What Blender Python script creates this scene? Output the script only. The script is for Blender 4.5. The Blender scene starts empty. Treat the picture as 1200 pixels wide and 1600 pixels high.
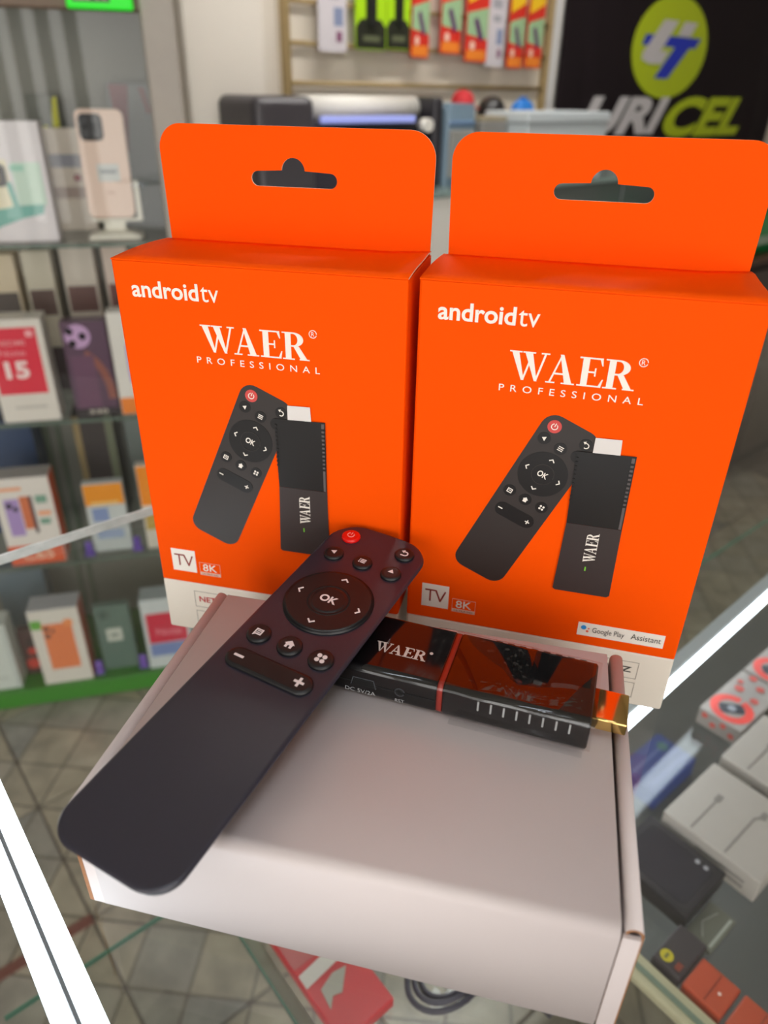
import bpy, bmesh, math, random
from mathutils import Vector, Matrix
random.seed(7)
S = bpy.context.scene
COL = S.collection
R = math.radians

# ------------------------------------------------------------------ camera
F_PX, PITCH, ROLL, CAM_H = 1139.36, 0.52555, 0.01897, 0.22275      # focal length in pixels of the 1200x1600 frame
fw = Vector((0, math.cos(PITCH), -math.sin(PITCH)))
_u0 = Vector((0, math.sin(PITCH), math.cos(PITCH)))
_r0 = Vector((1, 0, 0))
rt = _r0 * math.cos(ROLL) + _u0 * math.sin(ROLL)
up = -_r0 * math.sin(ROLL) + _u0 * math.cos(ROLL)
CAM = Vector((0, 0, CAM_H))
cd = bpy.data.cameras.new('camera')
cd.sensor_fit = 'VERTICAL'
cd.sensor_height = 36.0
cd.lens = F_PX / 1600 * 36
cd.clip_start = 0.01
cd.dof.use_dof = True
cd.dof.focus_distance = 0.262
cd.dof.aperture_fstop = cd.lens / 2.7
cam = bpy.data.objects.new('camera', cd)
COL.objects.link(cam)
cam.matrix_world = Matrix(((rt.x, up.x, -fw.x, CAM.x), (rt.y, up.y, -fw.y, CAM.y), (rt.z, up.z, -fw.z, CAM.z), (0, 0, 0, 1)))
S.camera = cam

# ------------------------------------------------------------------ world, light, exposure
world = bpy.data.worlds.new('sky')
S.world = world
world.use_nodes = True
wn = world.node_tree
bg = wn.nodes['Background']
bg.inputs['Color'].default_value = (1.0, 0.97, 0.93, 1)
bg.inputs['Strength'].default_value = 3.75
S.view_settings.view_transform = 'Standard'
S.view_settings.look = 'None'
S.view_settings.gamma = 1
S.view_settings.use_curve_mapping = False
S.view_settings.exposure = 0.0

ROOM_A = R(40)                                   # the counter, the floor tiles and the back wall share these axes
UA = Vector((math.cos(ROOM_A), math.sin(ROOM_A), 0))
VA = Vector((-math.sin(ROOM_A), math.cos(ROOM_A), 0))
FLOOR = -0.95
CEIL = 1.85
FRONT_V, BACK_V = -2.2, 1.65


def rp(u, v, z=0.0):
    return UA * u + VA * v + Vector((0, 0, z))


def ray(px, py):
    return rt * ((px - 600) / F_PX) - up * ((py - 800) / F_PX) + fw


def at(px, py, z):
    d = ray(px, py)
    return CAM + d * ((z - CAM_H) / d.z)


def on_v(px, py, v):
    d = ray(px, py)
    return CAM + d * ((v - CAM.dot(VA)) / d.dot(VA))


def frame(loc, ang):
    return Matrix.Translation(Vector(loc)) @ Matrix.Rotation(ang, 4, 'Z')


# the shop is open to the street at the corner behind the camera; the portals only guide the sampling of the daylight
OPEN_F = (-2.5, 0.2)          # doorway in the front wall, along u
OPEN_L = (-2.1, -0.3)         # doorway in the left wall, along v
OPEN_TOP = 1.35
for nm, M_, w_ in (('shopfront_portal', frame(rp(sum(OPEN_F) / 2, FRONT_V + 0.02, 0.2), ROOM_A) @ Matrix.Rotation(R(90), 4, 'X'), OPEN_F[1] - OPEN_F[0]),
                   ('side_door_portal', frame(rp(-2.58, sum(OPEN_L) / 2, 0.2), ROOM_A - R(90)) @ Matrix.Rotation(R(90), 4, 'X'), OPEN_L[1] - OPEN_L[0])):
    pl = bpy.data.lights.new(nm, 'AREA')
    pl.shape = 'RECTANGLE'
    pl.size, pl.size_y = w_, 2.3
    pl.cycles.is_portal = True
    po = bpy.data.objects.new(nm, pl)
    COL.objects.link(po)
    po.matrix_world = M_


# ------------------------------------------------------------------ materials
def lin(c):
    c = c / 255
    return c / 12.92 if c <= 0.04045 else ((c + 0.055) / 1.055) ** 2.4


def rgb(r, g, b):
    return (lin(r), lin(g), lin(b), 1)


MATS = {}


def mat(name, col, rough=0.5, metal=0.0, var=0.04, scale=60.0, bump=0.0, bscale=400.0, spec=0.5, coat=0.0, emit=None, estr=0.0):
    """principled material whose colour wavers a little with a noise texture"""
    if name in MATS:
        return MATS[name]
    m = bpy.data.materials.new(name)
    m.use_nodes = True
    nt = m.node_tree
    b = nt.nodes['Principled BSDF']
    tc = nt.nodes.new('ShaderNodeTexCoord')
    nz = nt.nodes.new('ShaderNodeTexNoise')
    nz.inputs['Scale'].default_value = scale
    nz.inputs['Detail'].default_value = 3
    nt.links.new(tc.outputs['Object'], nz.inputs['Vector'])
    mx = nt.nodes.new('ShaderNodeMix')
    mx.data_type = 'RGBA'
    mx.inputs[6].default_value = tuple(c * (1 - var) for c in col[:3]) + (1,)
    mx.inputs[7].default_value = tuple(min(1, c * (1 + var)) for c in col[:3]) + (1,)
    nt.links.new(nz.outputs['Fac'], mx.inputs[0])
    nt.links.new(mx.outputs[2], b.inputs['Base Color'])
    b.inputs['Roughness'].default_value = rough
    b.inputs['Metallic'].default_value = metal
    b.inputs['Specular IOR Level'].default_value = spec
    b.inputs['Coat Weight'].default_value = coat
    if bump:
        n2 = nt.nodes.new('ShaderNodeTexNoise')
        n2.inputs['Scale'].default_value = bscale
        n2.inputs['Detail'].default_value = 4
        nt.links.new(tc.outputs['Object'], n2.inputs['Vector'])
        bp = nt.nodes.new('ShaderNodeBump')
        bp.inputs['Strength'].default_value = bump
        bp.inputs['Distance'].default_value = 0.0005
        nt.links.new(n2.outputs['Fac'], bp.inputs['Height'])
        nt.links.new(bp.outputs['Normal'], b.inputs['Normal'])
    if emit:
        b.inputs['Emission Color'].default_value = emit
        b.inputs['Emission Strength'].default_value = estr
    MATS[name] = m
    return m


def glass_mat(name, tint, rough=0.0, f0=0.04):
    """clear pane: tinted see-through plus a mirror layer that grows towards grazing angles"""
    if name in MATS:
        return MATS[name]
    m = bpy.data.materials.new(name)
    m.use_nodes = True
    nt = m.node_tree
    nt.nodes.clear()
    out = nt.nodes.new('ShaderNodeOutputMaterial')
    tr = nt.nodes.new('ShaderNodeBsdfTransparent')
    tr.inputs['Color'].default_value = tint
    gl = nt.nodes.new('ShaderNodeBsdfGlossy')
    gl.inputs['Roughness'].default_value = rough
    lw = nt.nodes.new('ShaderNodeLayerWeight')
    lw.inputs['Blend'].default_value = 0.5
    pw = nt.nodes.new('ShaderNodeMath')
    pw.operation = 'POWER'
    pw.inputs[1].default_value = 5.0
    ma = nt.nodes.new('ShaderNodeMath')
    ma.operation = 'MULTIPLY_ADD'
    ma.inputs[1].default_value = 1 - f0
    ma.inputs[2].default_value = f0
    mx = nt.nodes.new('ShaderNodeMixShader')
    nt.links.new(lw.outputs['Facing'], pw.inputs[0])
    nt.links.new(pw.outputs[0], ma.inputs[0])
    nt.links.new(ma.outputs[0], mx.inputs[0])
    nt.links.new(tr.outputs[0], mx.inputs[1])
    nt.links.new(gl.outputs[0], mx.inputs[2])
    nt.links.new(mx.outputs[0], out.inputs[0])
    MATS[name] = m
    return m


def emis(name, col, strength):
    if name in MATS:
        return MATS[name]
    m = bpy.data.materials.new(name)
    m.use_nodes = True
    nt = m.node_tree
    nt.nodes.clear()
    out = nt.nodes.new('ShaderNodeOutputMaterial')
    e = nt.nodes.new('ShaderNodeEmission')
    e.inputs[0].default_value = col
    e.inputs[1].default_value = strength
    nt.links.new(e.outputs[0], out.inputs[0])
    MATS[name] = m
    return m


def P(r, g, b, rough=0.5, **k):                     # quick plain material by sRGB colour
    return mat('paint_%d_%d_%d_%d' % (r, g, b, int(rough * 100)), rgb(r, g, b), rough, **k)


ORANGE = mat('orange_card', (0.93, 0.083, 0.0008, 1), 0.6, spec=0.04, var=0.02, scale=30, bump=0.05, bscale=900)
CARDW = mat('cream_card', rgb(232, 222, 208), 0.5, var=0.02)
CARDEDGE = mat('raw_card_edge', rgb(240, 225, 200), 0.7, var=0.05)
INKW = mat('white_ink', rgb(240, 232, 222), 0.5, var=0.02)
INKRED = mat('dark_red_ink', rgb(140, 40, 25), 0.5)
INKGREY = mat('grey_ink', rgb(70, 66, 62), 0.5)
INKLINE = mat('grey_line_ink', rgb(150, 140, 130), 0.5)
INKBLACK = mat('black_ink', rgb(16, 12, 12), 0.38, var=0.25, scale=40)
INKDARK = mat('charcoal_ink', rgb(46, 39, 37), 0.42, var=0.15, scale=30)
INKPINK = mat('pink_red_ink', rgb(205, 70, 65), 0.45)
WHITEBOX = mat('white_carton', rgb(204, 192, 190), 0.55, var=0.015, scale=25, bump=0.04, bscale=700)
BROWNEDGE = mat('brown_board_edge', rgb(150, 100, 60), 0.8, var=0.2, scale=300)
RUBBER = mat('remote_plastic', rgb(38, 36, 49), 0.33, var=0.06, spec=0.7, scale=600, bump=0.08, bscale=2600)
BUTTON = mat('button_rubber', rgb(20, 19, 21), 0.4, var=0.05)
REDBTN = mat('red_button', rgb(225, 18, 10), 0.3, var=0.05)
ICON = mat('icon_white', rgb(235, 226, 226), 0.5, var=0.02)
GLOSSBLK = mat('gloss_black', rgb(9, 8, 9), 0.06, var=0.05, spec=0.6)
SATBLK = mat('satin_black', rgb(14, 13, 14), 0.12, var=0.05, spec=0.6)
GOLD = mat('gold_metal', rgb(225, 190, 120), 0.16, metal=1.0, var=0.03)
FILM = glass_mat('clear_film', (0.97, 0.97, 0.97, 1), 0.03, 0.035)
GLASS = glass_mat('counter_glass', (0.965, 0.975, 0.97, 1), 0.0, 0.04)
SHELFGLASS = glass_mat('shelf_glass', (0.945, 0.965, 0.955, 1), 0.0, 0.045)
GLASSEDGE = mat('glass_edge', rgb(226, 236, 230), 0.15, var=0.35, scale=120, emit=None)
GREENEDGE = mat('green_glass_edge', rgb(70, 120, 100), 0.2, var=0.2)
ALU = mat('aluminium', rgb(178, 176, 172), 0.35, metal=0.6, var=0.05)
WALLM = mat('wall_plaster', rgb(222, 214, 202), 0.8, var=0.04, scale=6, bump=0.2, bscale=120)
LEDM = emis('led_white', (0.86, 0.94, 1.0, 1), 6.5)


# ------------------------------------------------------------------ mesh helpers
def bm_box(bm, x0, x1, y0, y1, z0, z1, mi=0, bev=0.0, seg=2):
    r = bmesh.ops.create_cube(bm, size=1)
    vs = r['verts']
    for v in vs:
        v.co = Vector(((x0 + x1) / 2 + v.co.x * (x1 - x0), (y0 + y1) / 2 + v.co.y * (y1 - y0), (z0 + z1) / 2 + v.co.z * (z1 - z0)))
    fs = set(f for v in vs for f in v.link_faces)
    for f in fs:
        f.material_index = mi
    if bev > 0:
        es = list(set(e for v in vs for e in v.link_edges))
        q = bmesh.ops.bevel(bm, geom=es, offset=bev, segments=seg, affect='EDGES', profile=0.5)
        for f in q['faces']:
            f.material_index = mi
    return bm


def bm_cyl(bm, p0, p1, r0, r1=None, seg=20, mi=0, caps=True):
    p0, p1 = Vector(p0), Vector(p1)
    r1 = r0 if r1 is None else r1
    d = (p1 - p0).normalized()
    a = d.orthogonal().normalized()
    b = d.cross(a)
    A, B = [], []
    for i in range(seg):
        t = 2 * math.pi * i / seg
        o = a * math.cos(t) + b * math.sin(t)
        A.append(bm.verts.new(p0 + o * r0))
        B.append(bm.verts.new(p1 + o * r1))
    for i in range(seg):
        j = (i + 1) % seg
        f = bm.faces.new((A[i], A[j], B[j], B[i]))
        f.material_index = mi
        f.smooth = True
    if caps:
        f = bm.faces.new(A[::-1]); f.material_index = mi
        f = bm.faces.new(B); f.material_index = mi
    return bm


def bm_prism(bm, pts, t, mi=0, z0=0.0):
    """2D polygon (counter-clockwise or not) raised by t"""
    area = sum(pts[i][0] * pts[(i + 1) % len(pts)][1] - pts[(i + 1) % len(pts)][0] * pts[i][1] for i in range(len(pts)))
    if area < 0:
        pts = pts[::-1]
    top = [bm.verts.new((x, y, z0 + t)) for x, y in pts]
    bot = [bm.verts.new((x, y, z0)) for x, y in pts]
    n = len(pts)
    bm.faces.new(top).material_index = mi
    bm.faces.new(bot[::-1]).material_index = mi
    for i in range(n):
        j = (i + 1) % n
        bm.faces.new((bot[i], bot[j], top[j], top[i])).material_index = mi
    return bm


def bm_loft(bm, rings, mi=0, caps=True, smooth=True):
    V = [[bm.verts.new(p) for p in r] for r in rings]
    n = len(rings[0])
    for a, b in zip(V[:-1], V[1:]):
        for i in range(n):
            j = (i + 1) % n
            f = bm.faces.new((a[i], a[j], b[j], b[i]))
            f.material_index = mi
            f.smooth = smooth
    if caps:
        f = bm.faces.new(V[0][::-1]); f.material_index = mi
        f = bm.faces.new(V[-1]); f.material_index = mi
    return bm


def to_mesh(bm, name='m'):
    bmesh.ops.recalc_face_normals(bm, faces=bm.faces)
    me = bpy.data.meshes.new(name)
    bm.to_mesh(me)
    bm.free()
    return me


def obj(name, geo, mats, parent=None, M=None, local=None):
    """link one mesh object; M transforms the mesh itself, local is its matrix under the parent"""
    me = to_mesh(geo, name) if isinstance(geo, bmesh.types.BMesh) else geo
    if M is not None:
        me.transform(M)
    if len(me.materials):
        me.materials.clear()
    for m in (mats if isinstance(mats, (list, tuple)) else [mats]):
        me.materials.append(m)
    o = bpy.data.objects.new(name, me)
    COL.objects.link(o)
    if parent is not None:
        o.parent = parent
    if local is not None:
        o.matrix_local = local
    return o


def tag(o, label=None, cat=None, group=None, kind=None):
    for k, v in (('label', label), ('category', cat), ('group', group), ('kind', kind)):
        if v:
            o[k] = v
    return o


def thing(name, M, label, cat, group=None):
    o = bpy.data.objects.new(name, None)
    COL.objects.link(o)
    o.empty_display_size = 0.02
    o.matrix_world = M
    return tag(o, label, cat, group)


def copy_tree(o, parent=None):
    c = o.copy()
    COL.objects.link(c)
    c.parent = parent
    for ch in list(o.children):
        copy_tree(ch, c)
    return c


FRONT = Matrix(((1, 0, 0, 0), (0, 0, -1, 0), (0, 1, 0, 0), (0, 0, 0, 1)))     # drawing plane (a, b, out) -> upright face (x, z, -y)


def circ(cx, cy, r, n=24, ry=None, a0=0.0, a1=2 * math.pi):
    ry = r if ry is None else ry
    full = abs(a1 - a0 - 2 * math.pi) < 1e-6
    m = n if full else n + 1
    return [(cx + r * math.cos(a0 + (a1 - a0) * i / n), cy + ry * math.sin(a0 + (a1 - a0) * i / n)) for i in range(m)]


def arc_band(cx, cy, ro, ri, a0, a1, n=14, yo=None, yi=None):
    return circ(cx, cy, ro, n, yo, a0, a1) + circ(cx, cy, ri, n, yi, a0, a1)[::-1]


def rect(x0, x1, y0, y1):
    return [(x0, y0), (x1, y0), (x1, y1), (x0, y1)]


def rrect(x0, x1, y0, y1, r, n=6, r2=None):
    """rounded rectangle; r2 is the radius of the two lower corners"""
    r2 = r if r2 is None else r2
    pts = []
    for cx, cy, q, a in ((x1 - r, y1 - r, r, 0), (x0 + r, y1 - r, r, 90), (x0 + r2, y0 + r2, r2, 180), (x1 - r2, y0 + r2, r2, 270)):
        for i in range(n + 1):
            t = R(a + 90 * i / n)
            pts.append((cx + q * math.cos(t), cy + q * math.sin(t)))
    return pts


def outline(x0, x1, y0, y1, w):
    return [rect(x0, x1, y1 - w, y1), rect(x0, x1, y0, y0 + w), rect(x0, x0 + w, y0, y1), rect(x1 - w, x1, y0, y1)]


def stroke(pts, w):
    out = []
    for a, b in zip(pts[:-1], pts[1:]):
        d = Vector((b[0] - a[0], b[1] - a[1]))
        d.normalize()
        n = Vector((-d.y, d.x)) * (w / 2)
        e = d * (w * 0.3)
        out.append([(a[0] + n.x - e.x, a[1] + n.y - e.y), (a[0] - n.x - e.x, a[1] - n.y - e.y), (b[0] - n.x + e.x, b[1] - n.y + e.y), (b[0] + n.x + e.x, b[1] + n.y + e.y)])
    return out


def shift(polys, dx, dy, s=1.0, sy=None):
    sy = s if sy is None else sy
    return [[(dx + x * s, dy + y * sy) for x, y in p] for p in polys]


def turn(polys, ang, ox=0.0, oy=0.0):
    c, s = math.cos(ang), math.sin(ang)
    return [[(ox + x * c - y * s, oy + x * s + y * c) for x, y in p] for p in polys]


def decal(name, polys, m, parent, M=FRONT, t=0.00012, z0=0.0):
    bm = bmesh.new()
    for i, p in enumerate(polys):                     # overlapping strokes sit a few microns apart
        bm_prism(bm, p, t + (i % 8) * 8e-6, 0, z0)
    return obj(name, bm, m, parent, M)


def text_mesh(body, box, off=0.0, space=1.0, t=0.00012, z0=0.0, shear=0.0, rot=0.0):
    """text fitted to the box (x0, x1, y0, y1) of the drawing plane"""
    cu = bpy.data.curves.new('txt', 'FONT')
    cu.body = body
    cu.size = 1.0
    cu.offset = off
    cu.space_character = space
    cu.fill_mode = 'FRONT'
    cu.resolution_u = 4
    o = bpy.data.objects.new('txt', cu)
    me = bpy.data.meshes.new_from_object(o)
    bpy.data.objects.remove(o)
    bpy.data.curves.remove(cu)
    if shear:
        me.transform(Matrix(((1, shear, 0, 0), (0, 1, 0, 0), (0, 0, 1, 0), (0, 0, 0, 1))))
    if rot:
        me.transform(Matrix.Rotation(rot, 4, 'Z'))
    xs = [v.co.x for v in me.vertices]
    ys = [v.co.y for v in me.vertices]
    ax, bx_, ay, by = min(xs), max(xs), min(ys), max(ys)
    x0, x1, y0, y1 = box
    sx = (x1 - x0) / (bx_ - ax)
    sy = (y1 - y0) / (by - ay)
    me.transform(Matrix(((sx, 0, 0, x0 - ax * sx), (0, sy, 0, y0 - ay * sy), (0, 0, 1, z0 + t), (0, 0, 0, 1))))
    return me


def text(name, body, box, m, parent, M=FRONT, **k):
    me = text_mesh(body, box, **k)
    return obj(name, me, m, parent, M)


def holed_plate(outer, holes, t):
    """flat plate with holes, drawn in the plane and raised by t"""
    cu = bpy.data.curves.new('plate', 'CURVE')
    cu.dimensions = '2D'
    cu.fill_mode = 'BOTH'
    cu.extrude = t / 2
    for pts in [outer] + holes:
        sp = cu.splines.new('POLY')
        sp.points.add(len(pts) - 1)
        for q, (x, y) in zip(sp.points, pts):
            q.co = (x, y, 0, 1)
        sp.use_cyclic_u = True
    o = bpy.data.objects.new('plate', cu)
    me = bpy.data.meshes.new_from_object(o)
    bpy.data.objects.remove(o)
    bpy.data.curves.remove(cu)
    me.transform(Matrix.Translation((0, 0, t / 2)))
    return me


def serif_wordmark():
    """W A E R as serif letters, 1 high and 4.44 wide"""
    W = [[(.08, .96), (.33, .96), (.585, 0), (.485, 0)], [(.50, 0), (.57, 0), (.78, .72), (.73, .80)], [(.55, .96), (.82, .96), (1.055, 0), (.955, 0)],
         [(.965, 0), (1.035, 0), (1.31, .96), (1.235, .96)], rect(0, .44, .955, 1), rect(.47, .92, .955, 1), rect(1.12, 1.42, .955, 1)]
    A = [[(.11, .04), (.18, .04), (.50, .93), (.46, .98)], [(.42, 1), (.545, 1), (.92, .04), (.66, .04)], [(.24, .31), (.70, .31), (.68, .37), (.26, .37)],
         rect(0, .33, 0, .045), rect(.55, 1.02, 0, .045)]
    Eg = [rect(.12, .35, 0, 1), rect(0, .80, .95, 1), [(.70, .95), (.80, .95), (.83, .74), (.79, .74)], rect(.35, .60, .48, .535), rect(.56, .61, .37, .65),
          rect(0, .84, 0, .05), [(.74, .05), (.84, .05), (.89, .28), (.85, .28)]]
    Rg = [rect(.12, .35, 0, 1), rect(0, .48, 0, .045), rect(0, .48, .955, 1), arc_band(.45, .74, .40, .17, -math.pi / 2, math.pi / 2, 14, .26, .205), rect(.34, .46, .48, .535), rect(.34, .46, .945, 1),
          [(.44, .50), (.66, .50), (.98, .04), (.72, .04)], rect(.68, 1.08, 0, .045)]
    return shift(W, 0, 0) + shift(A, 1.36, 0) + shift(Eg, 2.46, 0) + shift(Rg, 3.36, 0)


WAER = serif_wordmark()


def waer(x0, x1, y0, y1):
    return shift(WAER, x0, y0, (x1 - x0) / 4.44, (y1 - y0))


# ------------------------------------------------------------------ room shell
def wall_piece(name, bm, m=WALLM, M=None):
    o = obj(name, bm, m)
    if M is not None:
        o.matrix_world = M
    return tag(o, kind='structure')


RM = frame((0, 0, 0), ROOM_A)                      # room axes: x = u, y = v

# floor: plain screed plus separate ceramic tiles where they show
tile_m = bpy.data.materials.new('patterned_tile')
tile_m.use_nodes = True
nt = tile_m.node_tree
b = nt.nodes['Principled BSDF']
tc = nt.nodes.new('ShaderNodeTexCoord')
mp = nt.nodes.new('ShaderNodeMapping')
mp.inputs['Rotation'].default_value = (0, 0, R(45))
br = nt.nodes.new('ShaderNodeTexBrick')
br.offset = 0.0
br.inputs['Scale'].default_value = 1.0
br.inputs['Brick Width'].default_value = 0.0954
br.inputs['Row Height'].default_value = 0.0954
br.inputs['Mortar Size'].default_value = 0.0022
br.inputs['Color1'].default_value = rgb(150, 142, 124)
br.inputs['Color2'].default_value = rgb(128, 127, 122)
br.inputs['Mortar'].default_value = rgb(96, 88, 78)
nz = nt.nodes.new('ShaderNodeTexNoise')
nz.inputs['Scale'].default_value = 16
nz.inputs['Detail'].default_value = 5
mx = nt.nodes.new('ShaderNodeMix')
mx.data_type = 'RGBA'
mx.blend_type = 'OVERLAY'
mx.inputs[0].default_value = 0.75
nt.links.new(tc.outputs['Object'], mp.inputs['Vector'])
nt.links.new(mp.outputs[0], br.inputs['Vector'])
nt.links.new(tc.outputs['Object'], nz.inputs['Vector'])
nt.links.new(br.outputs['Color'], mx.inputs[6])
nt.links.new(nz.outputs['Fac'], mx.inputs[7])
nt.links.new(mx.outputs[2], b.inputs['Base Color'])
b.inputs['Roughness'].default_value = 0.25
MATS['patterned_tile'] = tile_m

bm = bmesh.new()
bm_box(bm, -2.6, 3.9, FRONT_V - 0.1, 2.7, FLOOR - 0.06, FLOOR - 0.004)
floor = wall_piece('floor', bm, mat('floor_grout', rgb(92, 84, 76), 0.8, var=0.15, scale=12), RM)
TP = 0.271
tb = bmesh.new()
bm_box(tb, -TP / 2 + 0.002, TP / 2 - 0.002, -TP / 2 + 0.002, TP / 2 - 0.002, -0.008, 0, 0, 0.0012, 1)
tile_me = to_mesh(tb, 'tile')
tile_me.materials.append(tile_m)
for i in range(-5, 9):
    for j in range(-5, 4):
        o = bpy.data.objects.new('floor_tile', tile_me)
        COL.objects.link(o)
        o.parent = floor
        o.location = (0.0895 + (i + 0.5) * TP, 0.824 + (j + 0.5) * TP, FLOOR)
        o.rotation_euler = (0, 0, R(90) * random.randint(0, 3))
bm = bmesh.new()
bm_box(bm, -0.45, 0.0895, 0.815, 0.833, FLOOR - 0.004, FLOOR + 0.002)
obj('tile_strip', bm, P(105, 58, 48, 0.5), floor)

bm = bmesh.new()
bm_box(bm, -2.6, 3.9, FRONT_V - 0.1, 2.7, CEIL, CEIL + 0.1)
wall_piece('ceiling', bm, mat('ceiling_paint', rgb(228, 224, 216), 0.85), RM)
bm = bmesh.new()
bm_box(bm, 0.80, 3.9, BACK_V, BACK_V + 0.1, FLOOR, CEIL)
bm_box(bm, -2.6, 0.80, 2.6, 2.7, FLOOR, CEIL)
bm_box(bm, 0.80, 0.88, BACK_V + 0.1, 2.7, FLOOR, CEIL)
wall_piece('wall_back', bm, WALLM, RM)
bm = bmesh.new()
bm_box(bm, -2.7, -2.6, FRONT_V - 0.1, OPEN_L[0], FLOOR, CEIL)
bm_box(bm, -2.7, -2.6, OPEN_L[1], 2.7, FLOOR, CEIL)
bm_box(bm, -2.7, -2.6, OPEN_L[0], OPEN_L[1], OPEN_TOP, CEIL)
wall_piece('wall_left', bm, WALLM, RM)
bm = bmesh.new()
bm_box(bm, 3.9, 4.0, FRONT_V - 0.1, 2.7, FLOOR, CEIL)
wall_piece('wall_right', bm, WALLM, RM)
bm = bmesh.new()                                   # street side with its wide doorway
bm_box(bm, -2.6, -2.5, FRONT_V - 0.1, FRONT_V, FLOOR, CEIL)
bm_box(bm, OPEN_F[1], 3.9, FRONT_V - 0.1, FRONT_V, FLOOR, CEIL)
bm_box(bm, OPEN_F[0], OPEN_F[1], FRONT_V - 0.1, FRONT_V, OPEN_TOP, CEIL)
wall_piece('wall_front', bm, WALLM, RM)
bm = bmesh.new()                                   # street pavement outside the doorway
bm_box(bm, -4.6, 2.4, FRONT_V - 2.2, FRONT_V - 0.1, FLOOR - 0.06, FLOOR - 0.005)
bm_box(bm, -4.6, -2.7, FRONT_V - 0.1, 1.0, FLOOR - 0.06, FLOOR - 0.005)
wall_piece('pavement', bm, mat('pavement_concrete', rgb(150, 145, 138), 0.9, var=0.15, scale=8), RM)
for k, uu in enumerate((-2.30, -2.12, -1.94, -1.76)):  # bars of the folding gate standing at the left of the doorway
    bm = bmesh.new()
    bm_box(bm, uu - 0.03, uu + 0.03, FRONT_V - 0.075, FRONT_V - 0.02, FLOOR - 0.004, 1.35)
    o = wall_piece('trim_%d' % (k + 1), bm, mat('gate_paint', rgb(90, 90, 92), 0.5), RM)

# square column between the cabinet and the back wall
bm = bmesh.new()
c0 = Vector((-0.387, 1.60, 0))
cu_, cv_ = c0.dot(UA), c0.dot(VA)
bm_box(bm, cu_, cu_ + 0.174, cv_, cv_ + 0.17, FLOOR, CEIL, 0, 0.004, 1)
wall_piece('wall_column', bm, mat('column_paint', rgb(226, 218, 206), 0.7, var=0.03, scale=5), RM)


# fill lamps added out of view to brighten the back wall and carton lid
def add_fill_lamp(u, v, z, label, glow):
    t = thing('fill_lamp', frame(rp(u, v, z), ROOM_A), label, 'lamp', 'added fill lamps')
    bm = bmesh.new()
    bm_box(bm, -0.62, 0.62, -0.05, 0.05, 0, 0.05, 0, 0.006, 1)
    obj('fill_lamp_housing', bm, P(225, 225, 225, 0.4), t)
    for x in (-0.5, 0.5):
        bm = bmesh.new()
        bm_cyl(bm, (x, 0, 0.05), (x, 0, CEIL - z), 0.004, seg=8)
        obj('rod', bm, ALU, t)
    for q in (-0.022, 0.022):
        bm = bmesh.new()
        bm_cyl(bm, (-0.6, q, -0.014), (0.6, q, -0.014), 0.0125, seg=12)
        obj('fill_lamp_tube', bm, glow, t)


add_fill_lamp(1.20, 1.00, 1.15, 'added twin tube fill lamp out of view, brightening the wall rack', emis('warm_fill_glow', (1, 0.97, 0.93, 1), 50.0))
add_fill_lamp(-0.30, -0.55, CEIL - 0.15, 'added twin tube fill lamp out of view, giving cool light on the carton lid', emis('cool_fill_glow', (0.82, 0.92, 1.0, 1), 30.0))


# ------------------------------------------------------------------ glass counter
counter = thing('glass_counter', RM.copy(), 'frameless glass display counter whose clear top carries the orange boxes', 'counter')
G_V0, G_V1, G_U0, G_U1 = -0.16, 0.386, -0.03, 1.5
bm = bmesh.new()
bm_box(bm, G_U0, G_U1, G_V0, G_V1, -0.006, 0)
obj('glass_top', bm, GLASS, counter)
bm = bmesh.new()
bm_box(bm, G_U0, G_U1, G_V1, G_V1 + 0.0012, -0.006, 0, 0, 0.0003, 1)
tag(obj('polished_edge', bm, GLASSEDGE, counter), 'bright polished rear edge of the glass top')
SZ = -0.30
bm = bmesh.new()
bm_box(bm, -0.028, 0.116, G_V0 + 0.02, 0.338, SZ - 0.004, SZ)
obj('shelf_pane', bm, SHELFGLASS, counter)
bm = bmesh.new()
bm_box(bm, 0.1185, 1.46, G_V0 + 0.02, 0.338, SZ - 0.004, SZ)
obj('shelf_pane', bm, SHELFGLASS, counter)
for nm, q in (('pane_edge', (-0.028, 0.116, 0.338, 0.3392)), ('pane_edge', (0.1185, 1.46, 0.338, 0.3392)), ('pane_edge', (0.116, 0.1172, G_V0 + 0.02, 0.338))):
    bm = bmesh.new()
    bm_box(bm, q[0], q[1], q[2], q[3], SZ - 0.004, SZ)
    obj(nm, bm, GREENEDGE, counter)
bm = bmesh.new()
bm_box(bm, 0.1173, 0.1265, G_V0 + 0.02, 0.338, SZ - 0.010, SZ - 0.0042, 0, 0.001, 1)
obj('shelf_rail', bm, P(150, 150, 128, 0.4), counter)
bm = bmesh.new()
bm_box(bm, 0.307, 0.324, G_V0 + 0.02, 0.30, SZ + 0.0002, SZ + 0.008, 0, 0.0015, 2)
bm_box(bm, 0.313, 0.3165, G_V0 + 0.02, 0.30, SZ + 0.008, SZ + 0.0095, 1)
tag(obj('shelf_divider', bm, [P(176, 170, 140, 0.4), P(110, 125, 110, 0.3)], counter), 'cream divider strip lying on the glass shelf')
bm = bmesh.new()                                   # lower board of the case
bm_box(bm, 0.50, 1.47, G_V0 + 0.02, 0.38, -0.62, -0.60, 0, 0.002, 1)
obj('base_board', bm, mat('laminate_grey', rgb(92, 93, 94), 0.35, var=0.05, scale=9), counter)
for uu, vv in ((G_U1 - 0.03, G_V0 + 0.02), (G_U1 - 0.03, G_V1 - 0.02), (0.9, G_V0 + 0.02), (-0.015, G_V0 + 0.015)):
    bm = bmesh.new()
    bm_box(bm, uu - 0.012, uu + 0.012, vv - 0.012, vv + 0.012, FLOOR, -0.006, 0, 0.002, 1)
    obj('post', bm, ALU, counter)

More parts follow.
